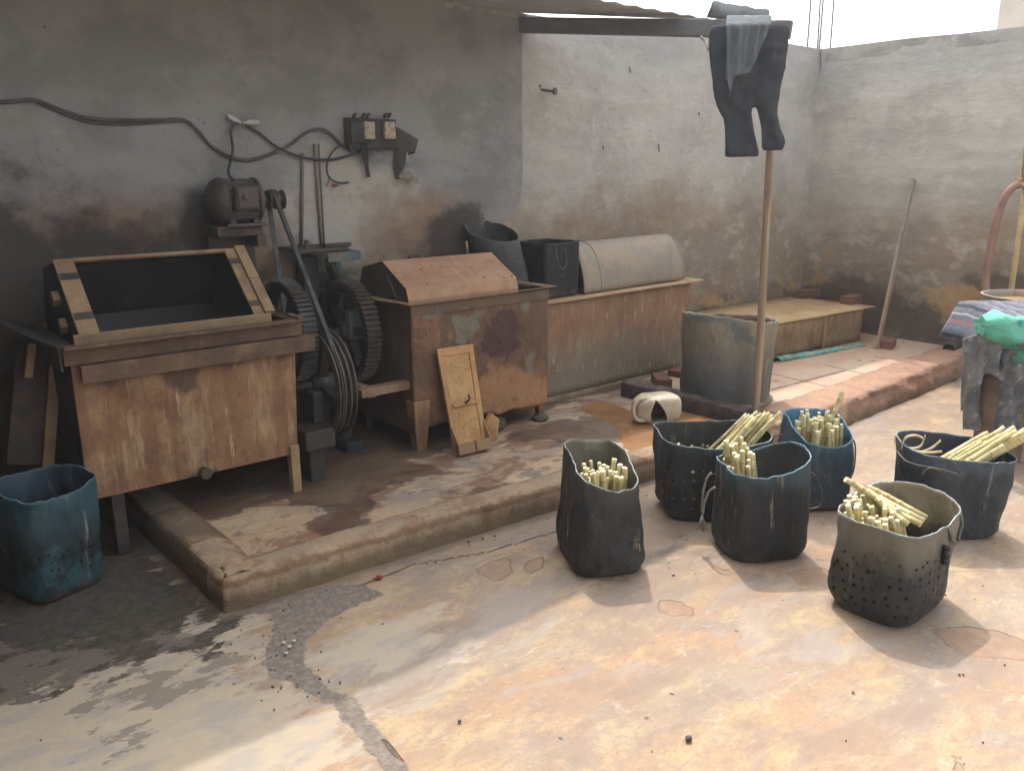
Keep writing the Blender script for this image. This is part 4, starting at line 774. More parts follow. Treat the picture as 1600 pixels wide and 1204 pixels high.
def vessel(root, name, c, ang, ab0, ab1, rim, mats, p0=4.0, p1=3.0, cham=.05, z0=.0, lean=(0, 0), dent=.015, seed=0.0, th=.004, nt_=120, nz_=30, bulge=.0, skew=None):
    """hollow cut container: rounded-square section, slanted foot edge, rim height a function of the angle"""
    ca, sa = math.cos(ang), math.sin(ang)
    def pt(a, t, inset=0.0):
        H = rim(a)*(1+.014*nz(math.cos(a)*5+seed, math.sin(a)*5, 3)+.008*nz(math.cos(a)*16+seed, math.sin(a)*16, 5)); z = H*t; k = t; p = p0+(p1-p0)*k; A = ab0[0]+(ab1[0]-ab0[0])*k+bulge*math.sin(math.pi*k); Bb = ab0[1]+(ab1[1]-ab0[1])*k+bulge*math.sin(math.pi*k)
        if z < cham: q = 1-(1-z/cham)**1.6*.16; A *= q; Bb *= q
        ex, ey = sp(a, p); dn = dent*(nz(ex*1.5+seed, ey*1.5, t*2.2)+.4*nz(ex*4+seed, ey*4, t*5))*min(1, z/.05)
        x = ex*(A-inset+dn); y = ey*(Bb-inset+dn)
        if skew: x, y = skew(a, t, x, y)
        x += lean[0]*z; y += lean[1]*z
        return (c[0]+x*ca-y*sa, c[1]+x*sa+y*ca, z0+z)
    me_v = []; uvs = []; per = 2*math.pi*(ab0[0]+ab0[1])/2*1.1
    ts = [0, .03, .06, .1, .15]+list(np.linspace(.2, 1, nz_-5)); m = MB()
    rp = [np.array(pt(2*math.pi*j/nt_, .55)) for j in range(nt_+1)]; acc = [0.0]
    for j in range(nt_): acc.append(acc[-1]+float(np.linalg.norm((rp[j+1]-rp[j])[:2])))
    for ins, mi, fl in ((0.0, 0, False), (th, 1, True)):
        rows = [[pt(2*math.pi*j/nt_, t, ins) for j in range(nt_+1)] for t in ts]; f0 = len(m.f); v0 = len(m.v)
        m.grid(rows, True, mi, False, fl)
        for i, t in enumerate(ts):
            for j in range(nt_+1): m.uv[v0+i*(nt_+1)+j] = (acc[j], rim(2*math.pi*j/nt_)*t)
    k = len(ts)*(nt_+1); a = (len(ts)-1)*(nt_+1)
    for j in range(nt_): m.f.append((a+j, a+j+1, k+a+j+1, k+a+j)); m.mi.append(2); m.sm.append(False)
    o = len(m.v); m.v.append((c[0], c[1], z0+.004)); m.v.append((c[0], c[1], z0+.012)); m.uv[o] = (0, 0); m.uv[o+1] = (0, 0)
    for j in range(nt_): m.f += [(o, j+1, j), (o+1, k+j, k+j+1)]; m.mi += [0, 1]; m.sm += [True, True]
    ob = m.build(name, mats, root); uvl = ob.data.uv_layers.new(name='UVMap')
    vi = np.empty(len(ob.data.loops), np.int32); ob.data.loops.foreach_get('vertex_index', vi)
    arr = np.array([m.uv[i] for i in range(len(m.v))], np.float32)[vi]; uvl.data.foreach_set('uv', arr.ravel())
    return ob, pt
HOLE = (24., .10)
rimm = simple('pale_cut_edge', (.30, .34, .36), (.16, .17, .17), 20., .6, .001)
rimb = simple('blue_cut_edge', (.16, .28, .36), (.12, .15, .17), 20., .6, .001)
wirem = simple('dark_wire', (.06, .055, .05), (.11, .085, .065), 20., .5, .0, spec=.5)
ropem = simple('frayed_rope', (.16, .15, .135), (.26, .24, .21), 60., .95, .004, 160.)
bk = {}
def bucket(key, label, c, ang, ab0, ab1, rim, mats, **kw):
    r = thing('cut_bucket', label, 'bucket', (c[0], c[1], 0), 'buckets cut from plastic drums'); ob, pt = vessel(r, 'bucket_shell', c, ang, ab0, ab1, rim, mats, **kw); bk[key] = (r, pt, c, ang); return r, pt
def wire(root, pts, r=.0035, mat=None, name='handle', n=6): m = MB(); m.tube(smooth_path(pts, 6), r, 8); return part(name, m, mat or wirem, root)

cw = math.cos; sw = math.sin
# empty blue bucket at the far left
bl_o = plastic('sooty_blue_outside', (.014, .024, .029), (.026, .07, .09), False, (.18, .40), (.30, .27, .20), (25., .13, .08, .24, .40), .9, (.03, .08, .095), .7)
bl_i = plastic('sooty_blue_inside', (.02, .03, .038), (.035, .07, .10), True, (.2, .42), hole=(25., .13, .08, .24, .40))
bucket('L', 'empty blue perforated bucket at the left beside the tan tank', (.530, 3.535), .30, (.155, .165), (.165, .168), lambda a: .44+.012*cw(a*2+.4)+.01*sw(a), [bl_o, bl_i, rimb], p0=5, p1=3.6, seed=2.)
# A: narrow tall bucket seen end on
A_o = plastic('charcoal_outside', (.026, .027, .028), (.075, .072, .062), False, (.26, .42), (.34, .28, .20), (24., .15, .05, .25, .34), .8, None, .8); A_i = plastic('olive_inside', (.035, .034, .026), (.22, .21, .15), True, (.24, .36), (.3, .28, .2))  # inside darker low down: shade among the sticks put into its colour
rA, pA = bucket('A', 'tall narrow black bucket with peeled sticks, leftmost of the filled buckets', (2.368, 2.282), RAD(63), (.205, .165), (.185, .12), lambda a: .432+.05*cw(a)-.012*cw(2*a)+.006*sw(3*a), [A_o, A_i, rimm], p0=5, p1=4.6, cham=.07, seed=5., lean=(0.02, .0))
# B: big black bucket behind, sticks leaning right
B_o = plastic('black_outside', (.024, .026, .028), (.05, .068, .075), False, (.30, .37), (.2, .2, .19), (20., .17, .07, .29, .36), .8, None, .4); B_i = plastic('black_inside', (.03, .034, .032), (.05, .055, .05), True, (.1, .4), hole=(20., .17, .07, .29, .36))
rB, pB = bucket('B', 'wide black bucket by the kerb with a bundle of sticks leaning right', (3.15, 2.31), RAD(-38), (.235, .175), (.265, .18), lambda a: .395+.012*sw(a)+.012*cw(2*a), [B_o, B_i, rimm], p0=4.2, p1=3.2, cham=.06, seed=8.)
# C: front middle bucket
C_o = plastic('grey_black_outside', (.026, .028, .03), (.05, .085, .10), False, (.30, .40), (.38, .32, .23), (22., .13, .06, .16, .47), .8, None, 1.0); C_i = plastic('dark_inside', (.04, .043, .04), (.06, .07, .07), True, (.1, .4))
rC, pC = bucket('C', 'scratched black bucket in the middle of the group, sticks at its left side', (2.962, 1.90), RAD(-30), (.185, .16), (.178, .155), lambda a: .412+.032*cw(a)+.020*cw(2*a), [C_o, C_i, rimb], p0=4.2, p1=3.4, cham=.07, seed=11., dent=.009)
# D: blue bucket behind, seen end on
D_o = plastic('dark_blue_outside', (.022, .035, .045), (.04, .105, .15), False, (.22, .36), (.16, .2, .22), (24., .12, .05, .2, .40), .8, (.03, .06, .08), .5); D_i = plastic('bright_blue_inside', (.05, .12, .18), (.10, .26, .40), True, (.2, .4))
rD, pD = bucket('D', 'dark blue bucket full of sticks with wire handles, farthest back of the group', (3.665, 2.06), RAD(52), (.19, .155), (.185, .135), lambda a: .385+.045*cw(a)-.012*cw(2*a), [D_o, D_i, rimb], p0=4.5, p1=3.6, cham=.03, seed=14.)
# E: nearest bucket
E_o = plastic('olive_top_black_outside', (.03, .031, .032), (.17, .16, .125), False, (.18, .34), (.28, .26, .2), (25., .16, .05, .27, .30), .9, None, .5); E_i = plastic('cream_inside', (.04, .036, .026), (.31, .27, .18), True, (.22, .32), (.5, .45, .34), hole=(25., .16, .05, .27, .30))  # lower inside painted dark for the shade between the sticks
rE, pE = bucket('E', 'large square black bucket with pale inside, nearest the camera', (2.945, 1.30), RAD(2), (.222, .166), (.228, .168), lambda a: .385+.018*cw(a-.6)+.012*cw(2*a), [E_o, E_i, rimm], p0=4, p1=3.4, cham=.075, seed=17.)
# F: far right bucket, wide and flaring
F_o = plastic('blue_black_outside', (.025, .029, .035), (.06, .085, .115), False, (.29, .36), (.28, .27, .24), (22., .12, .05, .22, .55), .85, None, .8); F_i = plastic('navy_inside', (.025, .03, .042), (.04, .05, .07), True, (.1, .4))
rF, pF = bucket('F', 'wide flaring blue-black bucket at the right with sticks and bark strips', (3.80, 1.468), RAD(-42), (.19, .15), (.24, .165), lambda a: .395-.022*cw(a)+.012*sw(a), [F_o, F_i, rimb], p0=4.6, p1=3.4, cham=.04, seed=21.)
# steel half drum on the platform
n_o = plastic('weathered_steel_outside', (.095, .095, .09), (.30, .26, .18), False, (.10, .55), (.36, .31, .21), None, .75, (.10, .125, .13), .9); n_i = plastic('rusty_inside', (.16, .105, .08), (.20, .135, .10), True, (.1, .5), (.25, .2, .15))
r5 = thing('cut_steel_drum', 'big weathered steel drum with cut wavy rim, standing behind the wooden pole', 'drum', (4.575, 3.265, .11))
vessel(r5, 'drum_shell', (4.575, 3.265), RAD(-38), (.288, .285), (.302, .295), lambda a: .560-.026*cw(a)+.010*sw(2*a+.5)-.030*sw(a), [n_o, n_i, rimm], p0=2.0, p1=2.25, cham=.004, z0=.112, dent=.018, seed=31., bulge=-.004)
m = MB(); m.lathe([(.27, .0), (.312, .0), (.316, .012), (.312, .024), (.285, .03)], (4.575, 3.265, .112), 'z', 64); part('base_ring', m, rust('ring_rust', (.22, .16, .11), (.30, .22, .15), (.12, .09, .07), None, 9., 9.), r5)
# perforated tall barrel and black square bin on the long trough
gb = thing('perforated_barrel', 'dark grey perforated barrel leaning behind the perforated-lid tank, open top', 'barrel', (3.42, 4.17, .80))
go = plastic('grey_barrel_outside', (.04, .042, .043), (.10, .10, .095), False, (.2, .5), (.16, .155, .14), (20., .16, .07, .30, .36), .8, None, .3); gi = plastic('black_barrel_inside', (.018, .02, .021), (.03, .03, .03), True, (.1, .4))
vessel(gb, 'barrel_shell', (3.47, 4.20), RAD(-38), (.155, .15), (.165, .15), lambda a: .43-.03*cw(a)+.05*sw(a), [go, gi, rimm], p0=2.6, p1=2.2, cham=.03, z0=.80, lean=(-.26, .10), seed=41., dent=.006)
bb = thing('black_bin', 'square black plastic bin standing between barrel and half-drum cover', 'bin', (3.78, 4.2, .79))
bo = plastic('black_bin_outside', (.014, .015, .017), (.022, .024, .026), False, (.2, .5), (.07, .07, .065)); bi_ = plastic('black_bin_inside', (.008, .009, .009), (.012, .013, .013), True, (.1, .4))
ob, pbn = vessel(bb, 'bin_shell', (3.79, 4.195), RAD(3), (.165, .16), (.17, .165), lambda a: .36+.0*cw(a), [bo, bi_, simple('black_edge', (.02, .022, .025), bump=0)], p0=9, p1=9, cham=.01, z0=.79, seed=43., dent=.002)
q = yp(868, 385, 4.03); wire(bb, [q, q+np.array([.01, -.012, -.10]), q+np.array([.05, -.02, -.15]), q+np.array([.09, -.012, -.11]), q+np.array([.08, 0, -.02])], .004, simple('grey_cord', (.12, .125, .13), bump=0), 'cord')

# handles, ropes and wires of the buckets
def on(pt, a, t, out=0.0, c=None):
    p = np.array(pt(a, t)); return p
q = fp(1222, 690, (3.56, 2.17)); wire(rD, [fp(1224, 678, (3.56, 2.17)), fp(1210, 682, (3.55, 2.18)), fp(1205, 695, (3.55, 2.18)), fp(1206, 708, (3.55, 2.18))], .004)
wire(rD, [fp(1322, 683, (3.70, 1.95)), fp(1335, 690, (3.70, 1.95)), fp(1336, 720, (3.70, 1.95)), fp(1331, 742, (3.70, 1.95)), fp(1324, 738, (3.70, 1.95))], .004)
m = MB()
for dx_ in (0, 5, 9): m.tube([fp(1220+dx_, 690, (3.53, 2.13)), fp(1219+dx_, 703, (3.53, 2.13))], .003, 6)
part('wire_twist', m, wirem, rD)
PCl = (2.80, 2.0)
wire(rC, [fp(1112, 738, PCl), fp(1104, 748, PCl), fp(1098, 775, PCl), fp(1097, 800, PCl)], .0055, ropem, 'rope'); wire(rC, [fp(1118, 760, PCl), fp(1108, 768, PCl), fp(1101, 785, PCl), fp(1098, 803, PCl)], .0055, ropem, 'rope')
m = MB()
for k in range(22): a = fp(1097, 802, PCl); b = a+np.array([random.uniform(-.02, .02), random.uniform(-.02, .02), -random.uniform(.05, .085)]); m.tube([a, (a+b)/2+np.array([random.uniform(-.008, .008)]*3), b], .0022, 5)
part('tassel', m, simple('grey_fibres', (.24, .225, .20), (.14, .13, .12), 50., .95), rC)
PCr = (3.13, 1.75); wire(rC, [fp(1262, 733, PCr), fp(1275, 745, PCr), fp(1284, 770, PCr), fp(1280, 790, PCr), fp(1264, 794, PCr), fp(1260, 788, PCr)], .0035)
EP = lambda a, t, o=.007: np.array(pE(a, t, -o))
wire(rE, [EP(-1.50, .985, -.002), EP(-1.48, .93), EP(-1.40, .84), EP(-1.29, .77), EP(-1.18, .735, .012), EP(-1.08, .78), EP(-.99, .88), EP(-.94, .985, -.002)], .0052, simple('dirty_cord', (.17, .155, .13), (.09, .08, .07), 60., .9), 'handle')
wire(rE, [EP(-1.04, .98, -.002), EP(-1.06, .90), EP(-1.09, .82), EP(-1.17, .745, .014)], .0045, MATS['dirty_cord'], 'handle')
m = MB()
for k in range(6): c_ = EP(-1.60+.02*(k % 2), .80-.035*k, .004); m.tube([c_+np.array([-.014, -.004, .004]), c_+np.array([0, -.012, 0]), c_+np.array([.014, -.002, -.006])], .007, 6)
part('knot', m, simple('dark_cord', (.05, .045, .04), bump=0), rE)
PF = (3.68, 1.30); wire(rF, [fp(1440, 742, PF), fp(1447, 733, PF), fp(1458, 731, PF), fp(1469, 735, PF)], .003); wire(rF, [fp(1400, 703, (3.60, 1.60)), fp(1420, 722, (3.62, 1.39)), fp(1470, 733, PF), fp(1500, 741, PF)], .003)
wire(rF, [fp(1478, 716, PF), fp(1492, 724, PF), fp(1501, 740, PF)], .003)
PA = (2.31, 2.37); wire(rA, [fp(893, 745, PA), fp(886, 752, PA), fp(889, 765, PA), fp(896, 768, PA)], .0035); wire(rA, [fp(893, 770, PA), fp(884, 780, PA), fp(886, 795, PA), fp(895, 790, PA)], .0035)
wire(rA, [fp(883, 800, PA), fp(890, 815, (2.29, 2.36)), fp(897, 830, (2.28, 2.32))], .002)

# ---- peeled sticks, every one on its own
def stick_mat():
    n = NT('peeled_stick'); col = n.mix(n.step(n.noise((14, 14, 14), 6, .6), .4, .62), (.60, .52, .27), (.50, .43, .20)); col = n.mix(n.step(n.rnd, .32, .05), col, (.40, .33, .16)); col = n.mix(n.step(n.rnd, .3, .9), col, n.mix(n.step(n.noise(20., 5), .4, .6), (.55, .49, .29), (.42, .36, .19)))
    col = n.mix(n.mul(n.step(n.noise((30., 30., 30.), 5, .7, off=7.), .58, .68), .5), col, (.22, .17, .08)); return n.done(col, .6, n.bump(n.noise(60., 4), .002), 0, .3)
stm = stick_mat(); nodem = simple('stick_node', (.36, .28, .13), (.26, .20, .10), 40., .7, .001)
endm = simple('cut_stick_end', (.74, .66, .46), (.60, .52, .32), 90., .8, .001)
def stick(a, b, r, label, grp):
    a = np.array(a); b = np.array(b); d = b-a; mid = np.cross(d, [random.uniform(-1, 1), random.uniform(-1, 1), random.uniform(-1, 1)]); mid = mid/np.linalg.norm(mid)*.004
    ts = [0, .18, .2, .22, .45, .66, .68, .70, .9, 1]; rr = [r*1.04, r*.99, r*1.08, r*.99, r*.97, r*.96, r*1.05, r*.96, r*.95, r*.93]
    k1, k2 = random.uniform(.12, .30), random.uniform(.5, .68); ts = [0]; rr = [r*1.03]; nodes = []
    for kk in (k1, (k1+k2)/2+random.uniform(-.03, .03), k2, random.uniform(.80, .88)):
        ts += [kk-.018, kk-.006, kk+.006, kk+.02]; rr += [r*random.uniform(.94, 1.0), r*1.12, r*1.10, r*random.uniform(.93, .99)]; nodes.append(len(ts)-3)
    ts += [.94, 1]; rr += [r*.95, r*.92]; wv_ = random.uniform(.5, 2.6)
    m = MB(); m.tube([a+d*t+mid*(math.sin(math.pi*t)*wv_+.5*math.sin(7*t+wv_*9)) for t in ts], rr, 10, True, 0, 1)
    for kk in nodes:
        for f_ in range(kk*10, kk*10+10): m.mi[f_] = 2
    o = m.build('peeled_stick', [stm, endm, nodem], origin=tuple(a)); tag(o, label, 'stick', grp); return o
def bundle(center, n, ax1, ax2, lean, L, label, grp, jit=.02, zj=.03, r0=.0100, sp=2.25, seed=1, inside=None):
    """hexagonal packing of stick tops round `center` (x,y,z), within an ellipse of half-axes ax1 (m along HR-like dir) and ax2"""
    rnd = random.Random(seed); u = np.array(ax1, float); v = np.array(ax2, float); lu, lv = np.linalg.norm(u), np.linalg.norm(v); s = r0*sp; cand = []
    for i in range(-30, 31):
        for j in range(-30, 31):
            x = (i+.5*(j % 2))*s; y = j*s*.87
            if (x/lu)**2+(y/lv)**2 <= 1: cand.append((x, y))
    rnd.shuffle(cand); cand = cand[:n]; out = []
    ld = np.array(lean, float); ld /= np.linalg.norm(ld)
    for x, y in cand:
        dz = rnd.uniform(-zj, zj); top = np.array(center, float)+u/lu*(x+rnd.uniform(-.002, .002))+v/lv*(y+rnd.uniform(-.002, .002)); dd = ld+np.array([rnd.uniform(-jit, jit), rnd.uniform(-jit, jit), 0]); dd /= np.linalg.norm(dd)
        top = top+dd*dz; l = L
        bot = top-dd*l
        if bot[2] < .03: bot = top-dd*((top[2]-.03)/dd[2])
        out.append(stick(bot, top, r0*rnd.uniform(.75, 1.22), label, grp))
    return out
NR = HR; NF = HN
def inb(key, du, dv, z):   # a point at du metres to the picture's right and dv away, from the bucket's middle
    c = bk[key][2]; p = np.array([c[0], c[1], z])+NR*du+NF*dv; return p
def bnd(key, du, dv, z, n, ru, rv, lean, L, label, grp, **k):
    bundle(inb(key, du, dv, z), n, NR*ru, NF*rv, tuple(NR*lean[0]+NF*lean[1]+np.array([0, 0, lean[2]])), L, label, grp, **k)
la = 'pale peeled stick standing in the tall narrow black bucket at the left of the group'; ga = 'sticks in the tall narrow bucket'
bnd('A', -.035, -.055, .412, 22, .050, .085, (-.08, 0, 1), .36, la, ga, jit=.05, zj=.03, seed=3); bnd('A', .058, -.055, .405, 16, .042, .08, (.06, 0, 1), .36, la, ga, jit=.05, zj=.035, seed=4)
lb = 'yellow-green peeled stick leaning right in the wide black bucket by the kerb'; gb_ = 'sticks in the wide black bucket'
bnd('B', .22, .0, .45, 28, .085, .08, (.62, .12, .62), .42, lb, gb_, jit=.08, zj=.06, seed=5)
lc = 'pale peeled stick at the left side of the scratched black bucket in the middle'; gc_ = 'sticks in the middle bucket'
bnd('C', -.115, -.01, .447, 27, .072, .09, (-.12, .02, 1), .38, lc, gc_, jit=.08, zj=.05, seed=6)
ld_ = 'pale peeled stick in the blue bucket farthest back of the group'; gd_ = 'sticks in the blue back bucket'
bnd('D', .0, -.02, .41, 46, .108, .13, (.0, .0, 1), .36, ld_, gd_, jit=.07, zj=.035, seed=8)
stick(inb('D', .03, .0, .33), inb('D', .115, .02, .55), .0125, 'long stick rising above all the others in the blue bucket farthest back', gd_)
le = 'pale peeled stick leaning left in the nearest square bucket'; ge_ = 'sticks in the nearest bucket'
bnd('E', -.115, -.015, .388, 50, .10, .14, (-.22, .0, 1), .36, le, ge_, jit=.10, zj=.035, r0=.0102, seed=9)
for k, (a_, b_) in enumerate((((.06, -.07, .36), (-.13, .09, .43)), ((.03, -.11, .365), (-.10, .06, .43)), ((.09, -.03, .355), (-.08, .11, .425)), ((-.02, -.12, .37), (-.10, -.02, .43)), ((-.06, .03, .40), (-.185, .06, .475)))):
    stick(inb('E', *a_), inb('E', *b_), .0118, 'pale stick lying slantwise over the bundle in the nearest square bucket', 'slanting sticks in the nearest bucket')
lf = 'yellow peeled stick leaning right in the wide flaring bucket at the right'; gf_ = 'sticks in the flaring right bucket'
bnd('F', .225, -.01, .45, 30, .078, .09, (.80, .05, .52), .44, lf, gf_, jit=.07, zj=.07, seed=11)
# bark strips curling over the rim of the right bucket
barkm = simple('peeled_bark', (.48, .38, .24), (.34, .25, .15), 30., .8)
for k, pts in enumerate(([(1398, 692), (1400, 680), (1408, 691), (1420, 700), (1438, 697), (1446, 680)], [(1408, 702), (1415, 684), (1430, 680), (1442, 684)], [(1418, 700), (1436, 706), (1455, 700), (1470, 688)], [(1425, 704), (1450, 707), (1472, 705)])):
    m = MB(); P3 = smooth_path([fp(x, y, (3.74-.01*k, 1.52-.02*k)) for x, y in pts], 8); rows = [[p+np.array([0, 0, .005])+NF*.004, p-np.array([0, 0, .005])-NF*.004] for p in P3]
    m.grid(rows, True); o = m.build('bark_strip', barkm, solid=.0015); tag(o, ['curled bark strip at the left rim of the flaring right bucket', 'looped bark strip arching inside the flaring right bucket', 'long bark strip sweeping across the flaring right bucket', 'low flat bark strip lying across the flaring right bucket'][k], 'bark strip', 'bark strips in the right bucket')

# ================================================================== WALL FITTINGS, SMALL THINGS
cabm = simple('dark_cable', (.07, .066, .062), (.10, .09, .08), 9., .7, .0)
def wy(pts, off): return [yp(x, y, WY-off) for x, y in pts]
m = MB(); m.tube(smooth_path(wy([(-40, 163), (0, 160), (30, 158), (57, 157), (95, 172), (140, 185), (200, 188), (250, 188), (287, 188), (310, 205), (330, 228), (362, 246), (392, 250), (425, 240), (452, 228), (478, 208), (500, 202), (516, 208), (530, 222), (548, 236)], .016), 6), .0085, 8)
m.tube(smooth_path(wy([(57, 159), (95, 176), (140, 191), (200, 194), (250, 191), (287, 189)], .014), 6), .006, 8); o = m.build('power_cable', cabm); tag(o, 'long dark cable sagging along the sooty wall to the switch board', 'cable')
cab2 = simple('blue_black_cable', (.035, .045, .055), (.05, .06, .07), 9., .6, .0)
ct = thing('motor_cable', 'blue-black cable from the motor up to a white rag knot, on to the switches', 'cable', tuple(yp(390, 190, WY-.03)))
m = MB(); m.tube(smooth_path([mc+np.array([-.035, -.07, .095]), yp(357, 268, WY-.1), yp(364, 235, WY-.05), yp(361, 205, WY-.03), yp(370, 192, WY-.025)], 6), .007, 8); m.tube(smooth_path(wy([(383, 194), (405, 208), (430, 228), (460, 242), (490, 249), (520, 249), (545, 243), (565, 235)], .022), 6), .0075, 8); part('cable', m, cab2, ct)
m = MB()
for base, tip, wd_ in (((377, 192), (355, 181), .022), ((379, 192), (404, 191), .022), ((378, 192), (381, 200), .012)):
    a, b = yp(*base, WY-.03), yp(*tip, WY-.035); rows = []
    for i in range(9):
        t = i/8; p = a*(1-t)+b*t; wv = wd_*(.25+1.2*t*(1.25-t)); rows.append([p+np.array([0, -.012*math.cos(2*math.pi*j/8)*(1+.4*nz(i*.6, j*.8, 1)), wv*math.sin(2*math.pi*j/8)*(1+.3*nz(i*.5, j, 2))]) for j in range(8)])
    m.grid(rows, True, closed=True)
part('rag_knot', m, simple('white_plastic_rag', (.50, .49, .46), (.38, .36, .33), 20., .7, .004, 40.), ct)
sb = thing('switch_board', 'sooty black switch board with two pale worn switches on the wall', 'switch board', tuple(yp(580, 205, WY)))
q0 = yp(540, 184, WY-.03); q1 = yp(620, 228, WY-.03)
m = MB(); m.span(q0[0], q1[0]-.01, WY-.05, WY+.005, q1[2]-.02, q0[2]); m.box((q0[0]+.05, WY-.055, q0[2]-.08), (.085, .03, .12)); part('board', m, simple('sooty_board', (.03, .03, .031), (.055, .05, .045), 9., .7), sb, bevel=.006)
for xa in (566, 598):
    a, b = yp(xa, 190, WY-.06), yp(xa+18, 218, WY-.06); m = MB(); m.span(a[0], b[0], WY-.082, WY-.049, b[2], a[2]); part('switch', m, simple('dirty_cream_switch', (.40, .35, .26), (.26, .21, .15), 40., .6, .002, 60.), sb, bevel=.006)
m = MB()
for xa in (552, 566, 573, 600, 606): p = yp(xa, 184, WY-.05); m.tube([p, p+np.array([.004, -.01, .018]), p+np.array([.015, -.012, .02])], .009, 6)
part('fuse_clip', m, darksteel, sb)
m = MB()
for s in range(5): m.tube(smooth_path([yp(566+s*2, 222, WY-.06), yp(565+s*2.5, 240, WY-.05+.004*s), yp(571+s, 258, WY-.04), yp(572+s*1.2, 268, WY-.035), yp(574+s, 277, WY-.03)], 5), .004, 6)
part('loose_wires', m, simple('dark_wires', (.045, .042, .04), bump=0), sb)
m = MB(); m.tube(smooth_path(wy([(545, 226), (528, 230), (516, 243), (511, 258), (512, 272), (520, 282), (532, 286), (545, 285)], .03), 6), .0055, 8); m.tube(smooth_path(wy([(514, 276), (513, 284), (509, 291)], .03), 5), .003, 6)
o = m.build('loose_cable', cab2); tag(o, 'dark loose cable curling down left of the switch board', 'cable')
m = MB(); p = yp(523, 290, WY-.03); m.tube([p-np.array([.012, 0, 0]), p+np.array([.012, 0, 0])], .008, 8); o = m.build('red_plug', simple('red_plastic', (.35, .06, .05), bump=0)); tag(o, 'tiny red connector hanging below the loose cable', 'connector')
# rags hung beside the switches
def rag(name, outline, off, mat, label, th=.02, seed=0):
    pts = [yp(x, y, WY-off) for x, y in outline]; c = sum(pts)/len(pts); m = MB(); rows = []
    for k in range(7):
        s = 1-k/6.; dy = -th*math.cos(k/6*math.pi/2*1.0); rows.append([(c[0]+(p[0]-c[0])*s**.8, p[1]-th*(1-s*s)*(1+.8*nz(i*.5+seed, k*.5, 1)), c[2]+(p[2]-c[2])*s**.8) for i, p in enumerate(pts)])
    m.grid(rows, True, closed=True); o = m.build(name, mat); tag(o, label, 'rag'); return o
ragm = simple('sooty_rag', (.06, .055, .05), (.095, .085, .075), 14., .95, .01, 30.)
rag('dirty_rag', [(618, 198), (632, 205), (654, 218), (648, 240), (640, 235), (636, 262), (634, 280), (620, 280), (616, 262), (618, 235)], .025, ragm, 'dark sooty rag hanging right of the switch board', .03, 3)
rag('plastic_scrap', [(636, 236), (640, 250), (642, 262), (655, 280), (655, 287), (640, 280), (628, 280), (622, 276), (632, 262)], .06, simple('grey_plastic_film', (.30, .28, .25), (.18, .16, .14), 30., .5, .01, 40.), 'crumpled greyish plastic scrap hanging below the sooty rag', .015, 7)
# thin pipes down the wall
for pa, pb, r, lab in (((473, 240), (471, 385), .010, 'thick rusty conduit down the wall, left of two'), ((491, 225), (502, 385), .0075, 'thin rusty conduit pair down the wall, right of two')):
    m = MB(); m.tube([yp(*pa, WY-.012), yp(*pb, WY-.012)], r, 8)
    if r < .009: m.tube([yp(pa[0]+7, pa[1], WY-.010), yp(pb[0]+5, pb[1], WY-.010)], .005, 8)
    o = m.build('wall_conduit', simple('rusty_conduit', (.15, .12, .10), (.20, .17, .14), 9., .8)); tag(o, lab, 'conduit')
# iron spike with a round head
m = MB(); a, b = yp(842, 140, WY+.01), yp(866, 143, WY-.10); b = yp(866, 143, WY-.06); m.tube([a, b], .009, 8); d = (b-a)/np.linalg.norm(b-a); m.tube([b, b+np.array([.004, -.012, 0])], .024, 16); m.tube([a+np.array([0, .0, -.015]), a+np.array([0, -.006, .03])], .014, 8)
o = m.build('iron_spike', simple('rust_iron', (.11, .085, .075), (.16, .11, .09), 20., .8)); tag(o, 'rusty round-headed iron spike sticking out of the pale back wall', 'spike')
# little nails
nailm = simple('black_nail', (.03, .028, .025), bump=0)
for k, (x, y, d) in enumerate(((984, 106, 8), (1029, 225, 12), (942, 228, 5), (1092, 175, 5))):
    m = MB(); a, b = yp(x, y, WY-.008), yp(x+1, y+d, WY-.012); m.tube([a, b], .0038, 6); o = m.build('wall_nail', nailm); tag(o, ['small dark nail high on the pale back wall, below the beam', 'bent dark nail in the middle of the pale back wall', 'dark nail stub on the pale back wall, left of the bent nail', 'dark nail stub on the pale back wall, just left of the trousers'][k], 'nail', 'nails in the pale wall')

# leaning plank, pipe stub, block of wood, jerry can scoop
n = NT('grey_plank_wood'); col = n.mix(n.step(n.noise((40, 40, 2), 6, .6), .4, .62), (.31, .265, .225), (.23, .195, .165)); col = n.mix(n.step(n.axis(2), 1.0, .1), col, n.mix(n.step(n.noise(8., 5), .4, .6), (.36, .235, .155), (.29, .19, .13))); plankm = n.done(col, .85, n.bump(n.noise((50, 50, 4), 5), .003))
a = gp(1370, 546, .122); b = xp(1428, 280, WX-.03); pk = thing('wooden_plank', 'narrow weathered plank leaning against the side wall', 'plank', tuple(a))
m = MB(); m.beam(a, b, .022, .058, up=(1, .1, 0)); part('board', m, plankm, pk, bevel=.003)
m = MB(); dv = b-a
for t in (.05, .23, .47, .72, .94): p = a+dv*t; m.tube([p+np.array([-.016, -.004, 0]), p+np.array([.016, .004, 0])], .007, 8)
part('bolt_hole', m, nailm, pk)
m = MB(); p = gp(1481, 549, .13); m.tube([p+np.array([.25, .02, .03]), p+np.array([-.02, -.01, .025])], .045, 20, False); m.tube([p+np.array([-.021, -.01, .025]), p+np.array([.24, .02, .03])], .038, 20, False); o = m.build('drain_pipe', simple('black_pipe', (.045, .042, .04), (.12, .10, .08), 9., .7)); tag(o, 'short open pipe stub at the foot of the side wall', 'pipe')
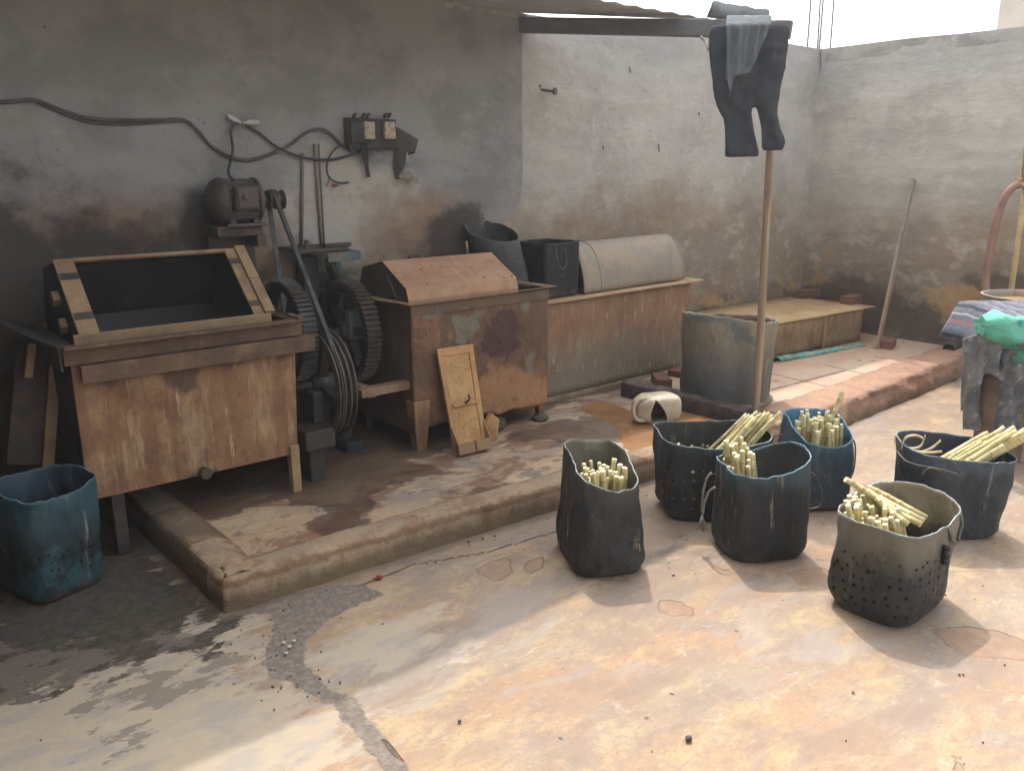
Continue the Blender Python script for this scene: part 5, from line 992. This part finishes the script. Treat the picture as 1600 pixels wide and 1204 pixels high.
n = NT('charred_timber'); col = n.mix(n.step(n.noise((20, 20, 20), 6, .6), .4, .6), (.045, .035, .032), (.085, .06, .05)); top = n.step(n.add(n.axis(2), n.mul(n.math('SUBTRACT', n.noise((14, 14, 14), 6, .7), .5), .05)), .105, .118); col = n.mix(n.mul(top, .8), col, n.mix(n.step(n.noise((12, 12, 30), 7, .7, off=4.), .42, .6), (.25, .185, .15), (.10, .075, .065))); timb = n.done(col, .85, n.bump(n.noise((18, 18, 40), 7, .7), .014))
a = gp(988, 606, .11)[:2]; b = np.array([4.225, 2.835]); a = np.array([4.165, 3.78]); m = MB(); rows = []; dv = b-a; ln = np.linalg.norm(dv); t_ = dv/ln; nrm = np.array([-t_[1], t_[0]])
for i in range(50):
    t = i/49; p = a+dv*t; r = []
    for (o_, z) in ((-.06, .0), (-.062, .05), (-.061, .112), (-.052, .122), (.0, .125), (.052, .122), (.061, .112), (.062, .05), (.06, .0)):
        r.append((p[0]+nrm[0]*(o_+.010*nz(i*.13, z*9, 1)), p[1]+nrm[1]*(o_+.010*nz(i*.13, z*9, 1)), .095+z*(.92-.15*t)+(.006*nz(i*.16, o_*18, 6)+.003*nz(i*.7, o_*50, 8))*(z > .06)))
    rows.append(r)
m.grid(rows, True); m.add(rows[0], [tuple(range(9))]); m.add(rows[-1], [tuple(range(8, -1, -1))]); o = m.build('timber_block', timb); tag(o, 'long charred dark timber lying on the platform in front of the steel drum', 'timber')
# puddle foam etc. stays in the floor; jerry can scoop lying on its side
cr_ = thing('jerry_can_scoop', 'cream plastic jerry can cut into a scoop, lying in the orange puddle', 'scoop', tuple(gp(1030, 655, .1)))
canm = simple('dirty_cream_plastic', (.50, .44, .34), (.40, .33, .23), 9., .6, .003, 40., c3=(.33, .26, .17), spec=.35); cani = simple('brown_can_inside', (.15, .075, .05), (.22, .12, .08), 9., .8)
cc = gp(1030, 660, .10); ccx, ccy = cc[0]+.02, cc[1]+.05
ax = -HR*.93+HN*-.25; ax /= np.linalg.norm(ax); sdv = np.array([-ax[1], ax[0], 0])   # from base to handle end (towards the left), and sideways
# stations along the can, base end first: (position, half width, half height, corner power)
st = [(-.152, .05, .045, 3), (-.15, .085, .072, 3.5), (-.135, .098, .082, 4), (-.05, .102, .085, 4.5), (.03, .10, .083, 4.5), (.09, .085, .07, 4), (.135, .06, .055, 3.2), (.15, .045, .04, 3), (.152, .02, .02, 2.5)]
ccz = .100+.084; m = MB(); NU, NV = 130, 200; vs = []; camdir = np.array([-HN[0], -HN[1], 0.25]); cs = sdv if (sdv@camdir) > 0 else -sdv
q = np.array([ccx, ccy, ccz])
def even(P, n_):
    P = np.array(P); d_ = np.concatenate([[0], np.cumsum(np.linalg.norm(np.diff(P, axis=0), axis=1))]); return [(np.interp(t, d_, P[:, 0]), np.interp(t, d_, P[:, 1])) for t in np.linspace(0, d_[-1], n_)]
mer = even([(math.copysign(abs(math.cos(p_))**.42, math.cos(p_))*1.5, abs(math.sin(p_))**.42) for p_ in np.linspace(0, math.pi, 3000)], NU+1); rg_ = even([se(p_, 4.2) for p_ in np.linspace(0, 2*math.pi, 3000)], NV+1)
for i in range(NU+1):
    l_, rr_ = mer[i][0]/1.5, mer[i][1]
    for j in range(NV):
        ex, ey = rg_[j]; nar = 1-.30*max(0, l_-.45)/.55
        vs.append(tuple(q+ax*(l_*.145)+sdv*(ex*.098*rr_*nar)+np.array([0, 0, ey*.083*rr_*nar+.004*nz(l_*2, ex, ey)])))
fs = []
for i in range(NU):
    for j in range(NV):
        f = (i*NV+j, i*NV+(j+1) % NV, (i+1)*NV+(j+1) % NV, (i+1)*NV+j); c_ = np.mean([vs[k] for k in f], axis=0)-q; s_ = c_@ax; z_ = c_[2]
        t__ = (z_+.085)/.155   # leaf-shaped mouth, broad below and pointed above
        mouth = (c_@cs) > .035 and 0 < t__ < 1 and abs(s_-.012-.03*t__) < .052*math.sin(math.pi*min(1, .32+.68*t__))**.9
        if not mouth: fs.append(f)
m.add(vs, fs, True); part('can_shell', m, canm, cr_, solid=.004)
m = MB(); hp = [q+ax*.085+np.array([0, 0, .074])+cs*.045, q+ax*.135+np.array([0, 0, .070])+cs*.05, q+ax*.168+np.array([0, 0, .035])+cs*.055, q+ax*.170+np.array([0, 0, -.02])+cs*.06, q+ax*.140+np.array([0, 0, -.055])+cs*.06, q+ax*.10+np.array([0, 0, -.06])+cs*.065]; m.tube(smooth_path(hp, 8), .0125, 10); part('handle', m, canm, cr_)
m = MB(); m.add([tuple(q+ax*s_+cs*(-.03)+np.array([0, 0, z_])) for s_, z_ in ((-.11, -.06), (.10, -.06), (.10, .055), (-.11, .055))], [(0, 1, 2, 3)]); part('inside_wall', m, cani, cr_)

# boards leaning at the left end of the tan tank
lb_ = thing('rusty_panel', 'dark rusty steel panel with a tan edge strip, leaning left of the tan tank', 'panel', (.62, 4.15, 0))
a0, a1 = yp(10, 725, 3.95), yp(64, 725, 3.95); t0, t1 = yp(28, 545, 4.05), yp(84, 548, 4.05)
m = MB(); m.add([a0, a1, t1, t0]+[p+np.array([.0, .03, 0]) for p in (a0, a1, t1, t0)], [(0, 1, 2, 3), (7, 6, 5, 4), (0, 4, 5, 1), (1, 5, 6, 2), (2, 6, 7, 3), (3, 7, 4, 0)]); part('sheet', m, simple('dark_brown_sheet', (.06, .045, .036), (.10, .07, .05), 6., .8), lb_)
m = MB(); a, b = yp(73, 760, 3.90), yp(87, 563, 3.97); m.beam(a, b, .045, .012, up=(0, -1, .0)); part('edge_strip', m, tanm, lb_, bevel=.002)
m = MB(); a, b = yp(44, 590, 3.93), yp(50, 536, 3.95); m.beam(a, b, .03, .03, up=(0, -1, 0)); part('hinge_block', m, tanm, lb_, bevel=.003)

# ---- trousers and shirt hung on the beam end over the pole
PT = (4.36, 2.80)
def cloth_loft(m, rows_px, th, fold, seed, n_=72, P=PT, taper=1.0):
    rows = []
    for k, (y, xl, xr) in enumerate(rows_px):
        a, b = fp(xl, y, P), fp(xr, y, P); c = (a+b)/2; hw = np.linalg.norm(b-a)/2; hd = th*(1 if 0 < k else .8)*(1+(taper-1)*k/(len(rows_px)-1)); r = []
        for j in range(n_):
            an = 2*math.pi*j/n_; ex, ey = se(an, 2.6); f = fold*math.sin(ex*hw*34+seed+.8*math.sin(k*.35+seed))*(.35+.65*k/len(rows_px))+fold*.9*nz(ex*2+seed, k*.35, 1)
            p = c+HR*ex*hw+HN*(ey*hd+f*(1 if ey < 0 else -.6)); r.append((p[0], p[1], p[2]+.004*nz(ex*3, k*.5, seed)))
        rows.append(r)
    m.grid(rows, True, closed=True); m.add(rows[0], [tuple(range(n_))]); m.add(rows[-1], [tuple(range(n_-1, -1, -1))])
def interp_rows(keys, n_=26):
    ys = np.linspace(keys[0][0], keys[-1][0], n_); k = np.array(keys, float); return [(y, np.interp(y, k[:, 0], k[:, 1]), np.interp(y, k[:, 0], k[:, 2])) for y in ys]
trm = NT('navy_black_denim'); col = trm.mix(trm.step(trm.noise(6., 6), .4, .62), (.030, .033, .042), (.045, .047, .055)); col = trm.mix(trm.mul(trm.step(trm.noise((30, 30, 5), 5, off=3.), .56, .66), .4), col, (.075, .072, .07)); trm = trm.done(col, .95, trm.bump(trm.noise((90, 90, 90), 3), .002), 0, .1)
m = MB()
cloth_loft(m, interp_rows([(40, 1112, 1230), (50, 1108, 1234), (70, 1107, 1232), (110, 1111, 1227), (140, 1114, 1219), (160, 1118, 1217), (168, 1120, 1215)]), .052, .017, 1., taper=.62)
cloth_loft(m, interp_rows([(60, 1112, 1176), (110, 1115, 1178), (148, 1119, 1178), (160, 1119, 1177), (175, 1124, 1174), (186, 1131, 1175), (210, 1133, 1178), (232, 1134, 1183), (239, 1133, 1185), (245, 1134, 1184)]), .034, .013, 2.4)
cloth_loft(m, interp_rows([(60, 1172, 1228), (110, 1176, 1224), (148, 1179, 1216), (160, 1180, 1215), (180, 1185, 1214), (200, 1189, 1218), (220, 1190, 1227), (230, 1190, 1225), (235, 1191, 1222)]), .030, .012, 4.)
o = m.build('dark_trousers', trm); q = o.modifiers.new('merge', 'REMESH'); q.mode = 'VOXEL'; q.voxel_size = .0075; q.use_smooth_shade = True; q = o.modifiers.new('soften', 'SMOOTH'); q.factor = .5; q.iterations = 5; tag(o, 'dark trousers hanging from the beam end over the wooden pole', 'trousers')
shm = NT('grey_striped_cloth'); s_ = shm.math('SINE', shm.mul(shm.axis(0), 160.)); col = shm.mix(shm.step(shm.noise(5., 5), .4, .6), (.075, .088, .098), (.115, .125, .135)); col = shm.mix(shm.mul(shm.step(s_, .5, .9), .45), col, (.17, .18, .185)); shm = shm.done(col, .95, shm.bump(shm.noise(70., 3), .002), 0, .1)
m = MB(); rows = []
for i in range(34):   # draped sheet: from behind the beam over its top and down in front
    t = i/33; r = []
    for j in range(30):
        u = j/29; xl = 1135 if t < .45 else 1135-3*(t-.45); xr = 1205-34*max(0, t-.25)/.75
        x = xl+(xr-xl)*u; ybot = 122+22*math.exp(-((u-.2)/.12)**2)-8*u
        y = 38+(ybot-38)*max(0, (t-.22)/.78); P = np.array(PT)-HN[:2]*(.100-.10*max(0, (.22-t)/.22)**.7*1.6)
        p = fp(x, y, P); f = .011*math.sin(u*17+1.6*math.sin(t*3+u*2))*min(1, .3+t)+.018*nz(u*4, t*2.2, 2); p = p-HN*f; z_ = p[2]+(.045*math.sin((.22-t)/.22*1.4) if t < .22 else 0); r.append((p[0], p[1], z_))
    rows.append(r)
m.grid(rows, True); o = m.build('grey_shirt', shm, solid=.004); tag(o, 'pale grey striped cloth folded over the top of the dark trousers', 'shirt')
m = MB(); rows = []
for i in range(12):
    t = i/11; P = np.array(PT)+HN[:2]*.05; c = fp(1150+60*t, 40+4*math.sin(t*3), P); r = []
    for j in range(16): an = 2*math.pi*j/16; k = (.5+.5*math.sin(math.pi*min(1, t*1.1+.1)))*(1+.35*nz(i*.4, math.cos(an)*1.5, math.sin(an)*1.5)); r.append(tuple(c+HN*.09*math.cos(an)*k+np.array([0, 0, .055*math.sin(an)*k])))
    rows.append(r)
m.grid(rows, True, closed=True); o = m.build('sack_bundle', simple('dark_grey_sacking', (.10, .105, .11), (.16, .16, .155), 12., .95, .008, 40.)); tag(o, 'crumpled dark sacking bundle on top of the pole behind the shirt', 'sack')
m = MB(); c0, c1 = fp(1112, 12, (4.5, 3.1)), fp(1200, 26, (4.62, 2.95)); rows = [[tuple(c0*(1-u)+c1*u+HN*(.16*v-.02)+np.array([0, 0, (.03-.075*v)*(1 if v < .5 else .6)+.012*nz(u*6, v*4, 3)])) for u in np.linspace(0, 1, 14)] for v in np.linspace(0, 1, 8)]
m.grid(rows, True); m.grid([[(p[0], p[1], p[2]) for p in rows[0]], [(p[0]+.01, p[1], p[2]-.075+.01*nz(k, 2, 0)) for k, p in enumerate(rows[0])]], True); o = m.build('tarpaulin_scrap', simple('blue_grey_tarpaulin', (.17, .19, .20), (.25, .26, .26), 9., .7, .006, 30.), solid=.004); tag(o, 'torn blue-grey tarpaulin scrap at the roof corner behind the clothes', 'tarpaulin')
m = MB(); m.tube(smooth_path([fp(1095, 58, (4.3, 3.0)), fp(1103, 66, (4.3, 2.95)), fp(1107, 78, PT)], 5), .008, 6); o = m.build('rope_end', ropem); tag(o, 'short dark rope end under the beam left of the trousers', 'rope')

# ---- right edge: draped table, green bundle, drum with tap and hose
tl_ = thing('wooden_table', 'rough wooden table at the right edge, draped with cloths', 'table', (5.35, 1.65, 0))
legm = simple('grey_table_wood', (.33, .26, .20), (.24, .19, .15), 9., .85, .004, 40.)
TP = gp(1596, 722, 0.); tz = .80
tx0, ty0 = TP[0]+.015, TP[1]
e1 = HR*1.0; e2 = HN*1.0   # table edges: along the picture's width, and away from the camera
def tpnt(u, v, z): p = np.array([tx0, ty0, 0])+e1*u+e2*v; return np.array([p[0], p[1], z])
for (u, v) in ((.0, .0), (.95, .0), (.06, .5), (.95, .5)):
    m = MB(); p = tpnt(u, v, 0); m.box((p[0], p[1], tz/2), (.055, .055, tz), Matrix.Rotation(-YAW, 3, 'Z')); part('leg', m, legm, tl_, bevel=.004)
m = MB(); c = tpnt(.43, .25, tz-.02); m.box(tuple(c), (1.12, .62, .035), Matrix.Rotation(-YAW, 3, 'Z')); part('tabletop', m, legm, tl_, bevel=.004)
m = MB(); a, b = fp(1535, 690, tpnt(-.15, .3, 0)), fp(1550, 588, tpnt(-.12, .25, 0)); m.tube([(a[0], a[1], 0), b], [.055, .045], 12); o = m.build('wooden_post', simple('brown_post', (.23, .155, .11), (.17, .115, .085), 9., .85)); tag(o, 'stout brown wooden post standing under the draped table', 'post')
# patterned cloth hanging from the table edge (floral, grey and white)
def pattern_mat():
    n = NT('floral_cloth'); d = n.voro(17., rnd=.95); d2 = n.voro(34., rnd=1.0); col = n.mix(n.step(n.noise(9., 5), .4, .62), (.13, .135, .14), (.205, .21, .215))
    ring = n.step(n.math('ABSOLUTE', n.math('SUBTRACT', d, .30)), .09, .03); col = n.mix(n.mul(ring, .75), col, (.33, .33, .325)); col = n.mix(n.mul(n.step(d2, .22, .14), .7), col, (.33, .33, .32)); col = n.mix(n.mul(n.step(d, .12, .07), .8), col, (.38, .375, .36))
    return n.done(col, .95, n.bump(n.noise(60., 4), .003), 0, .1)
def hang(name, top, bot, n_u, n_v, amp, fr, mat, label, cat, seed=0, solid=.004):
    rows = []; m = MB()
    for i in range(n_v):
        t = i/(n_v-1); r = []
        for j in range(n_u):
            u = j/(n_u-1); a = np.array([np.interp(u*(len(top)-1), range(len(top)), [q[k] for q in top]) for k in range(3)]); b = np.array([np.interp(u*(len(bot)-1), range(len(bot)), [q[k] for q in bot]) for k in range(3)])
            p = a*(1-t)+b*t+(-HN)*(amp*(.15+t)*(math.sin(u*fr+seed+.6*math.sin(t*2.4))+.8*nz(u*4+seed, t*2, 2))); r.append(tuple(p))
        rows.append(r)
    m.grid(rows, True); o = m.build(name, mat, solid=solid); tag(o, label, cat); return o
NEAR = tpnt(-.1, -.06, 0); flo = pattern_mat()
top = [fp(1504, 528, tpnt(-.3, .10, 0)), fp(1530, 520, tpnt(-.2, -.02, 0)), fp(1560, 515, NEAR), fp(1600, 512, NEAR), fp(1660, 512, NEAR)]
bot = [fp(1498, 640, tpnt(-.3, .10, 0)), fp(1522, 606, tpnt(-.2, -.03, 0)), fp(1545, 583, NEAR), fp(1572, 598, NEAR), fp(1600, 590, NEAR), fp(1660, 600, NEAR)]
hang('floral_cloth', top, bot, 60, 20, .022, 26, flo, 'grey and white floral cloth hanging from the table edge', 'cloth', 1.)
hang('floral_cloth', [fp(1506, 545, tpnt(-.32, .2, 0)), fp(1540, 540, tpnt(-.2, .3, 0)), fp(1600, 545, tpnt(.1, .34, 0)), fp(1660, 545, tpnt(.3, .34, 0))], [fp(1508, 672, tpnt(-.32, .2, 0)), fp(1545, 668, tpnt(-.2, .3, 0)), fp(1600, 688, tpnt(.1, .34, 0)), fp(1660, 690, tpnt(.3, .34, 0))], 50, 22, .02, 21, flo, 'dark lower fall of floral cloth behind the brown post under the table', 'cloth', 4.)
n = NT('striped_blanket'); q = n.math('FRACT', n.mul(n.add(n.mul(n.axis(0), .77), n.mul(n.axis(1), -.64)), 13.)); col = n.mix(n.step(n.noise(40., 3), .4, .6), (.09, .105, .135), (.13, .14, .17)); col = n.mix(n.mul(n.step(n.math('ABSOLUTE', n.math('SUBTRACT', q, .25)), .07, .045), .85), col, (.22, .115, .125)); col = n.mix(n.mul(n.step(n.math('ABSOLUTE', n.math('SUBTRACT', q, .5)), .035, .02), .85), col, (.36, .36, .36)); col = n.mix(n.mul(n.step(n.math('ABSOLUTE', n.math('SUBTRACT', q, .78)), .07, .04), .9), col, (.04, .04, .05)); blm = n.done(col, .95, n.bump(n.noise(60., 4), .003), 0, .1)
m = MB(); rows = []
for i in range(22):
    t = i/21; r = []
    for j in range(40):
        u = -.26+1.28*j/39; v = -.10+.68*t; p = tpnt(u, v, 0); zz = tz+.022+.022*math.sin(math.pi*min(1, max(0, t)))+.016*nz(u*5, v*5, 3)+.008*nz(u*14, v*14, 5); drop = max(0, (-.16-u))*2.2+max(0, (-.06-v))*1.3; r.append((p[0], p[1], zz-drop))
    rows.append(r)
m.grid(rows, True); o = m.build('striped_blanket', blm, solid=.008); tag(o, 'blue, red and white striped blanket spread over the table top', 'blanket')
m = MB(); rows = []; q0_ = fp(1532, 508, tpnt(-.16, -.04, 0)); q1_ = fp(1640, 545, tpnt(.3, .0, 0))
for i in range(30):
    t = i/29; c = q0_*(1-t)+q1_*t+np.array([0, 0, .012*math.sin(t*6)]); k = math.sin(math.pi*min(1, .10+t*.55))**.8; r = []
    for j in range(22): an = 2*math.pi*j/22; kk = k*(1+.10*nz(i*.9, math.cos(an)*4, math.sin(an)*4)+.22*nz(t*5, math.cos(an)*1.6, math.sin(an)*1.6)+.10*math.sin(an*5+t*9)); r.append(tuple(c+HN*.15*math.cos(an)*kk+np.array([0, 0, .125*math.sin(an)*kk])))
    rows.append(r)
m.grid(rows, True, closed=True); m.add(rows[0], [tuple(range(22))]); m.add(rows[-1], [tuple(range(21, -1, -1))])
n = NT('green_sari'); col = n.mix(n.step(n.noise(5., 4), .4, .62), (.10, .36, .26), (.14, .44, .33)); col = n.mix(n.step(n.noise(6., 4, off=6.), .56, .60), col, (.05, .22, .21)); col = n.mix(n.step(n.noise(5., 4, off=12.), .64, .66), col, (.28, .10, .10)); o = m.build('green_cloth_bundle', n.done(col, .8, n.bump(n.noise((12, 12, 30), 5), .012), 0, .2)); tag(o, 'bright green cloth bundle with red marks on the draped table', 'cloth bundle')
# drum behind the table
dw = thing('water_drum', 'grey metal drum filled with orange-brown water behind the draped table', 'drum', (6.75, 2.28, 0)); dc = gp(1612, 462, .80); dc = (dc[0]-.05, dc[1]-.02)
m = MB(); m.lathe([(.0, .0), (.28, .0), (.285, .01), (.285, .28), (.292, .29), (.285, .30), (.285, .55), (.292, .56), (.285, .57), (.287, .80), (.295, .81), (.28, .812), (.276, .79), (.276, .60)], (dc[0], dc[1], .0), 'z', 56); part('drum_shell', m, drumm, dw)
m = MB(); m.lathe([(.0, .765), (.2755, .765)], (dc[0], dc[1], 0), 'z', 48); wtm = simple('orange_water', (.38, .24, .11), (.30, .18, .08), 3., .08, .0, spec=.5); part('dye_water', m, wtm, dw)
ht = [xp(1592, 289, 7.05), xp(1582, 293, 7.0), xp(1568, 312, 6.97), xp(1556, 350, 6.95), xp(1547, 395, 6.93), xp(1541, 430, 6.92), xp(1541, 470, 6.90), xp(1541, 500, 6.88)]
m = MB(); m.tube(smooth_path(ht, 7), .028, 14); o = m.build('rubber_hose', simple('brown_hose', (.29, .16, .12), (.22, .12, .09), 8., .6, .002, 30.)); tag(o, 'brown rubber hose arching down from the tap into the drum', 'hose')
tp = thing('water_tap', 'yellowed standpipe with a small tap at the right edge, feeding the hose', 'tap', tuple(xp(1600, 300, 7.08)))
a = xp(1602, 288, 7.08); b = xp(1604, 205, 7.10); ppm = simple('yellowed_pipe', (.45, .33, .16), (.36, .25, .12), 12., .6)
m = MB(); m.tube([a+np.array([0, 0, -.02]), b+np.array([.0, 0, .15])], .026, 12); m.tube([a+np.array([.02, 0, -1.36]), a+np.array([.02, 0, 0])], .022, 10); m.tube([a+np.array([0, 0, .45]), a+np.array([.4, 0, .45])], .02, 10); part('standpipe', m, ppm, tp)
m = MB(); m.tube([a, xp(1588, 290, 7.05)], .024, 12); m.tube([xp(1594, 284, 7.06), xp(1594, 278, 7.06)], .012, 8); part('spout', m, ppm, tp)
m = MB(); m.tube([xp(1580, 278, 7.05), xp(1598, 279, 7.06)], .006, 6); part('tap_handle', m, ppm, tp)

# ---- litter on the ground
pebm = simple('dark_pebble', (.06, .06, .062), (.10, .09, .08), 30., .8)
for k, (x, y, r) in enumerate(((1076, 1155, .011), (718, 1127, .006), (732, 847, .007), (754, 842, .006), (1333, 1081, .005), (1499, 1054, .004), (1505, 1054, .004))):
    p = gp(x, y, .004); rock('pebble', (p[0], p[1], .004+r*.5), (r, r*.85, r*.75), ['dark round pebble near the bottom middle of the yard', 'tiny dark pebble left of the sunlit edge of the pink patch', 'dark crumb on the ground before the kerb, left one of two', 'dark crumb on the ground before the kerb, right one of two', 'small yellowish pebble in the sunlit ground below the nearest bucket', 'tiny dark seed at the lower right, left one of two', 'tiny dark seed at the lower right, right one of two'][k], 'pebble', pebm if k != 4 else orange, k*3.1)
p = gp(592, 903, .004); m = MB(); m.tube([(p[0], p[1], .003), (p[0]+.004, p[1], .016)], .012, 12); o = m.build('bottle_cap', MATS['red_plastic'], bevel=.002); tag(o, 'small red bottle cap on the ground in front of the kerb', 'bottle cap')
wst = simple('white_chip', (.45, .42, .37), (.48, .45, .4), 40., .9)
for k, (x, y) in enumerate(((443, 1006), (452, 1012), (447, 1022), (459, 1003))):
    p = gp(x, y, .0); rock('stone_chip', (p[0], p[1], .006), (.008, .006, .005), 'small white stone chip in the mud strip', 'stone chip', wst, k*2.3+1, 'white chips in the mud')

# fine litter: flakes, bark crumbs and grit that nobody could count
m = MB(); rnd = random.Random(23)
kx_ = [(1.05, 2.84), (2.6, 2.76), (4.2, 2.65)]
for k in range(230):
    r_ = rnd.random()
    if r_ < .38: t = rnd.random(); x = .98+t*3.6; y = 2.83-.055*(x-1)-abs(rnd.gauss(0, .07))-.01
    elif r_ < .55: c = rnd.choice([(2.4, 2.3), (3.19, 2.3), (3.02, 1.9), (3.68, 2.05), (2.98, 1.3), (3.87, 1.45)]); a_ = rnd.uniform(0, 6.28); d_ = .2+abs(rnd.gauss(0, .16)); x = c[0]+d_*math.cos(a_); y = c[1]+d_*math.sin(a_)
    elif r_ < .85: p = gp(rnd.gauss(440, 40), rnd.gauss(1000, 60), 0); x, y = p[0], p[1]
    else: p = gp(rnd.uniform(-20, 1620), rnd.uniform(800, 1204), 0); x, y = p[0], p[1]
    if y > 2.80-.05*(x-1) and x > .9: continue
    if x < .2 and y > 3.2: continue
    sz_ = abs(rnd.gauss(0, .0014))+.0010; a_ = rnd.uniform(0, 6.28); el_ = rnd.uniform(1, 2.6); n_ = rnd.choice((4, 5, 6)); ang_ = rnd.uniform(0, 6.28)
    base = []
    for q in range(n_):
        b_ = 2*math.pi*q/n_; ux, uy = sz_*el_*math.cos(b_)*rnd.uniform(.6, 1.2), sz_*math.sin(b_)*rnd.uniform(.6, 1.2); base.append((x+ux*math.cos(ang_)-uy*math.sin(ang_), y+ux*math.sin(ang_)+uy*math.cos(ang_)))
    h_ = sz_*rnd.uniform(.25, .9); o_ = .004; mi_ = rnd.choice((0, 0, 1, 2))
    m.add([(p[0], p[1], -.002) for p in base]+[(x+(p[0]-x)*.7, y+(p[1]-y)*.7, o_+h_) for p in base], [tuple(range(n_, 2*n_))]+[(q, (q+1) % n_, n_+(q+1) % n_, n_+q) for q in range(n_)], False, mi_)
o = m.build('grit', [simple('dark_grit', (.10, .075, .055), (.16, .12, .085), 60., .9, 0), simple('tan_grit', (.40, .31, .20), (.30, .22, .14), 60., .9, 0), simple('rust_grit', (.24, .13, .08), (.18, .10, .06), 60., .9, 0)]); struct(o, 'stuff'); tag(o, 'scattered crumbs of grit and bark over the concrete yard', 'grit')

# thin even haze added in one closed box round the scene, for a milky veil
m = MB(); m.span(-70, 80, -70, 90, -1.0, 7.6); haze = m.build('haze', []); struct(haze, 'stuff'); tag(haze, 'thin bluish haze added over the whole yard as a milky veil', 'haze')
hm_ = bpy.data.materials.new('yard_haze'); hm_.use_nodes = True; t_ = hm_.node_tree; t_.nodes.clear(); ou = t_.nodes.new('ShaderNodeOutputMaterial'); pv = t_.nodes.new('ShaderNodeVolumePrincipled')
pv.inputs['Density'].default_value = .0042; pv.inputs['Color'].default_value = (.90, .95, 1, 1); pv.inputs['Anisotropy'].default_value = .5; t_.links.new(pv.outputs[0], ou.inputs['Volume']); haze.data.materials.append(hm_)
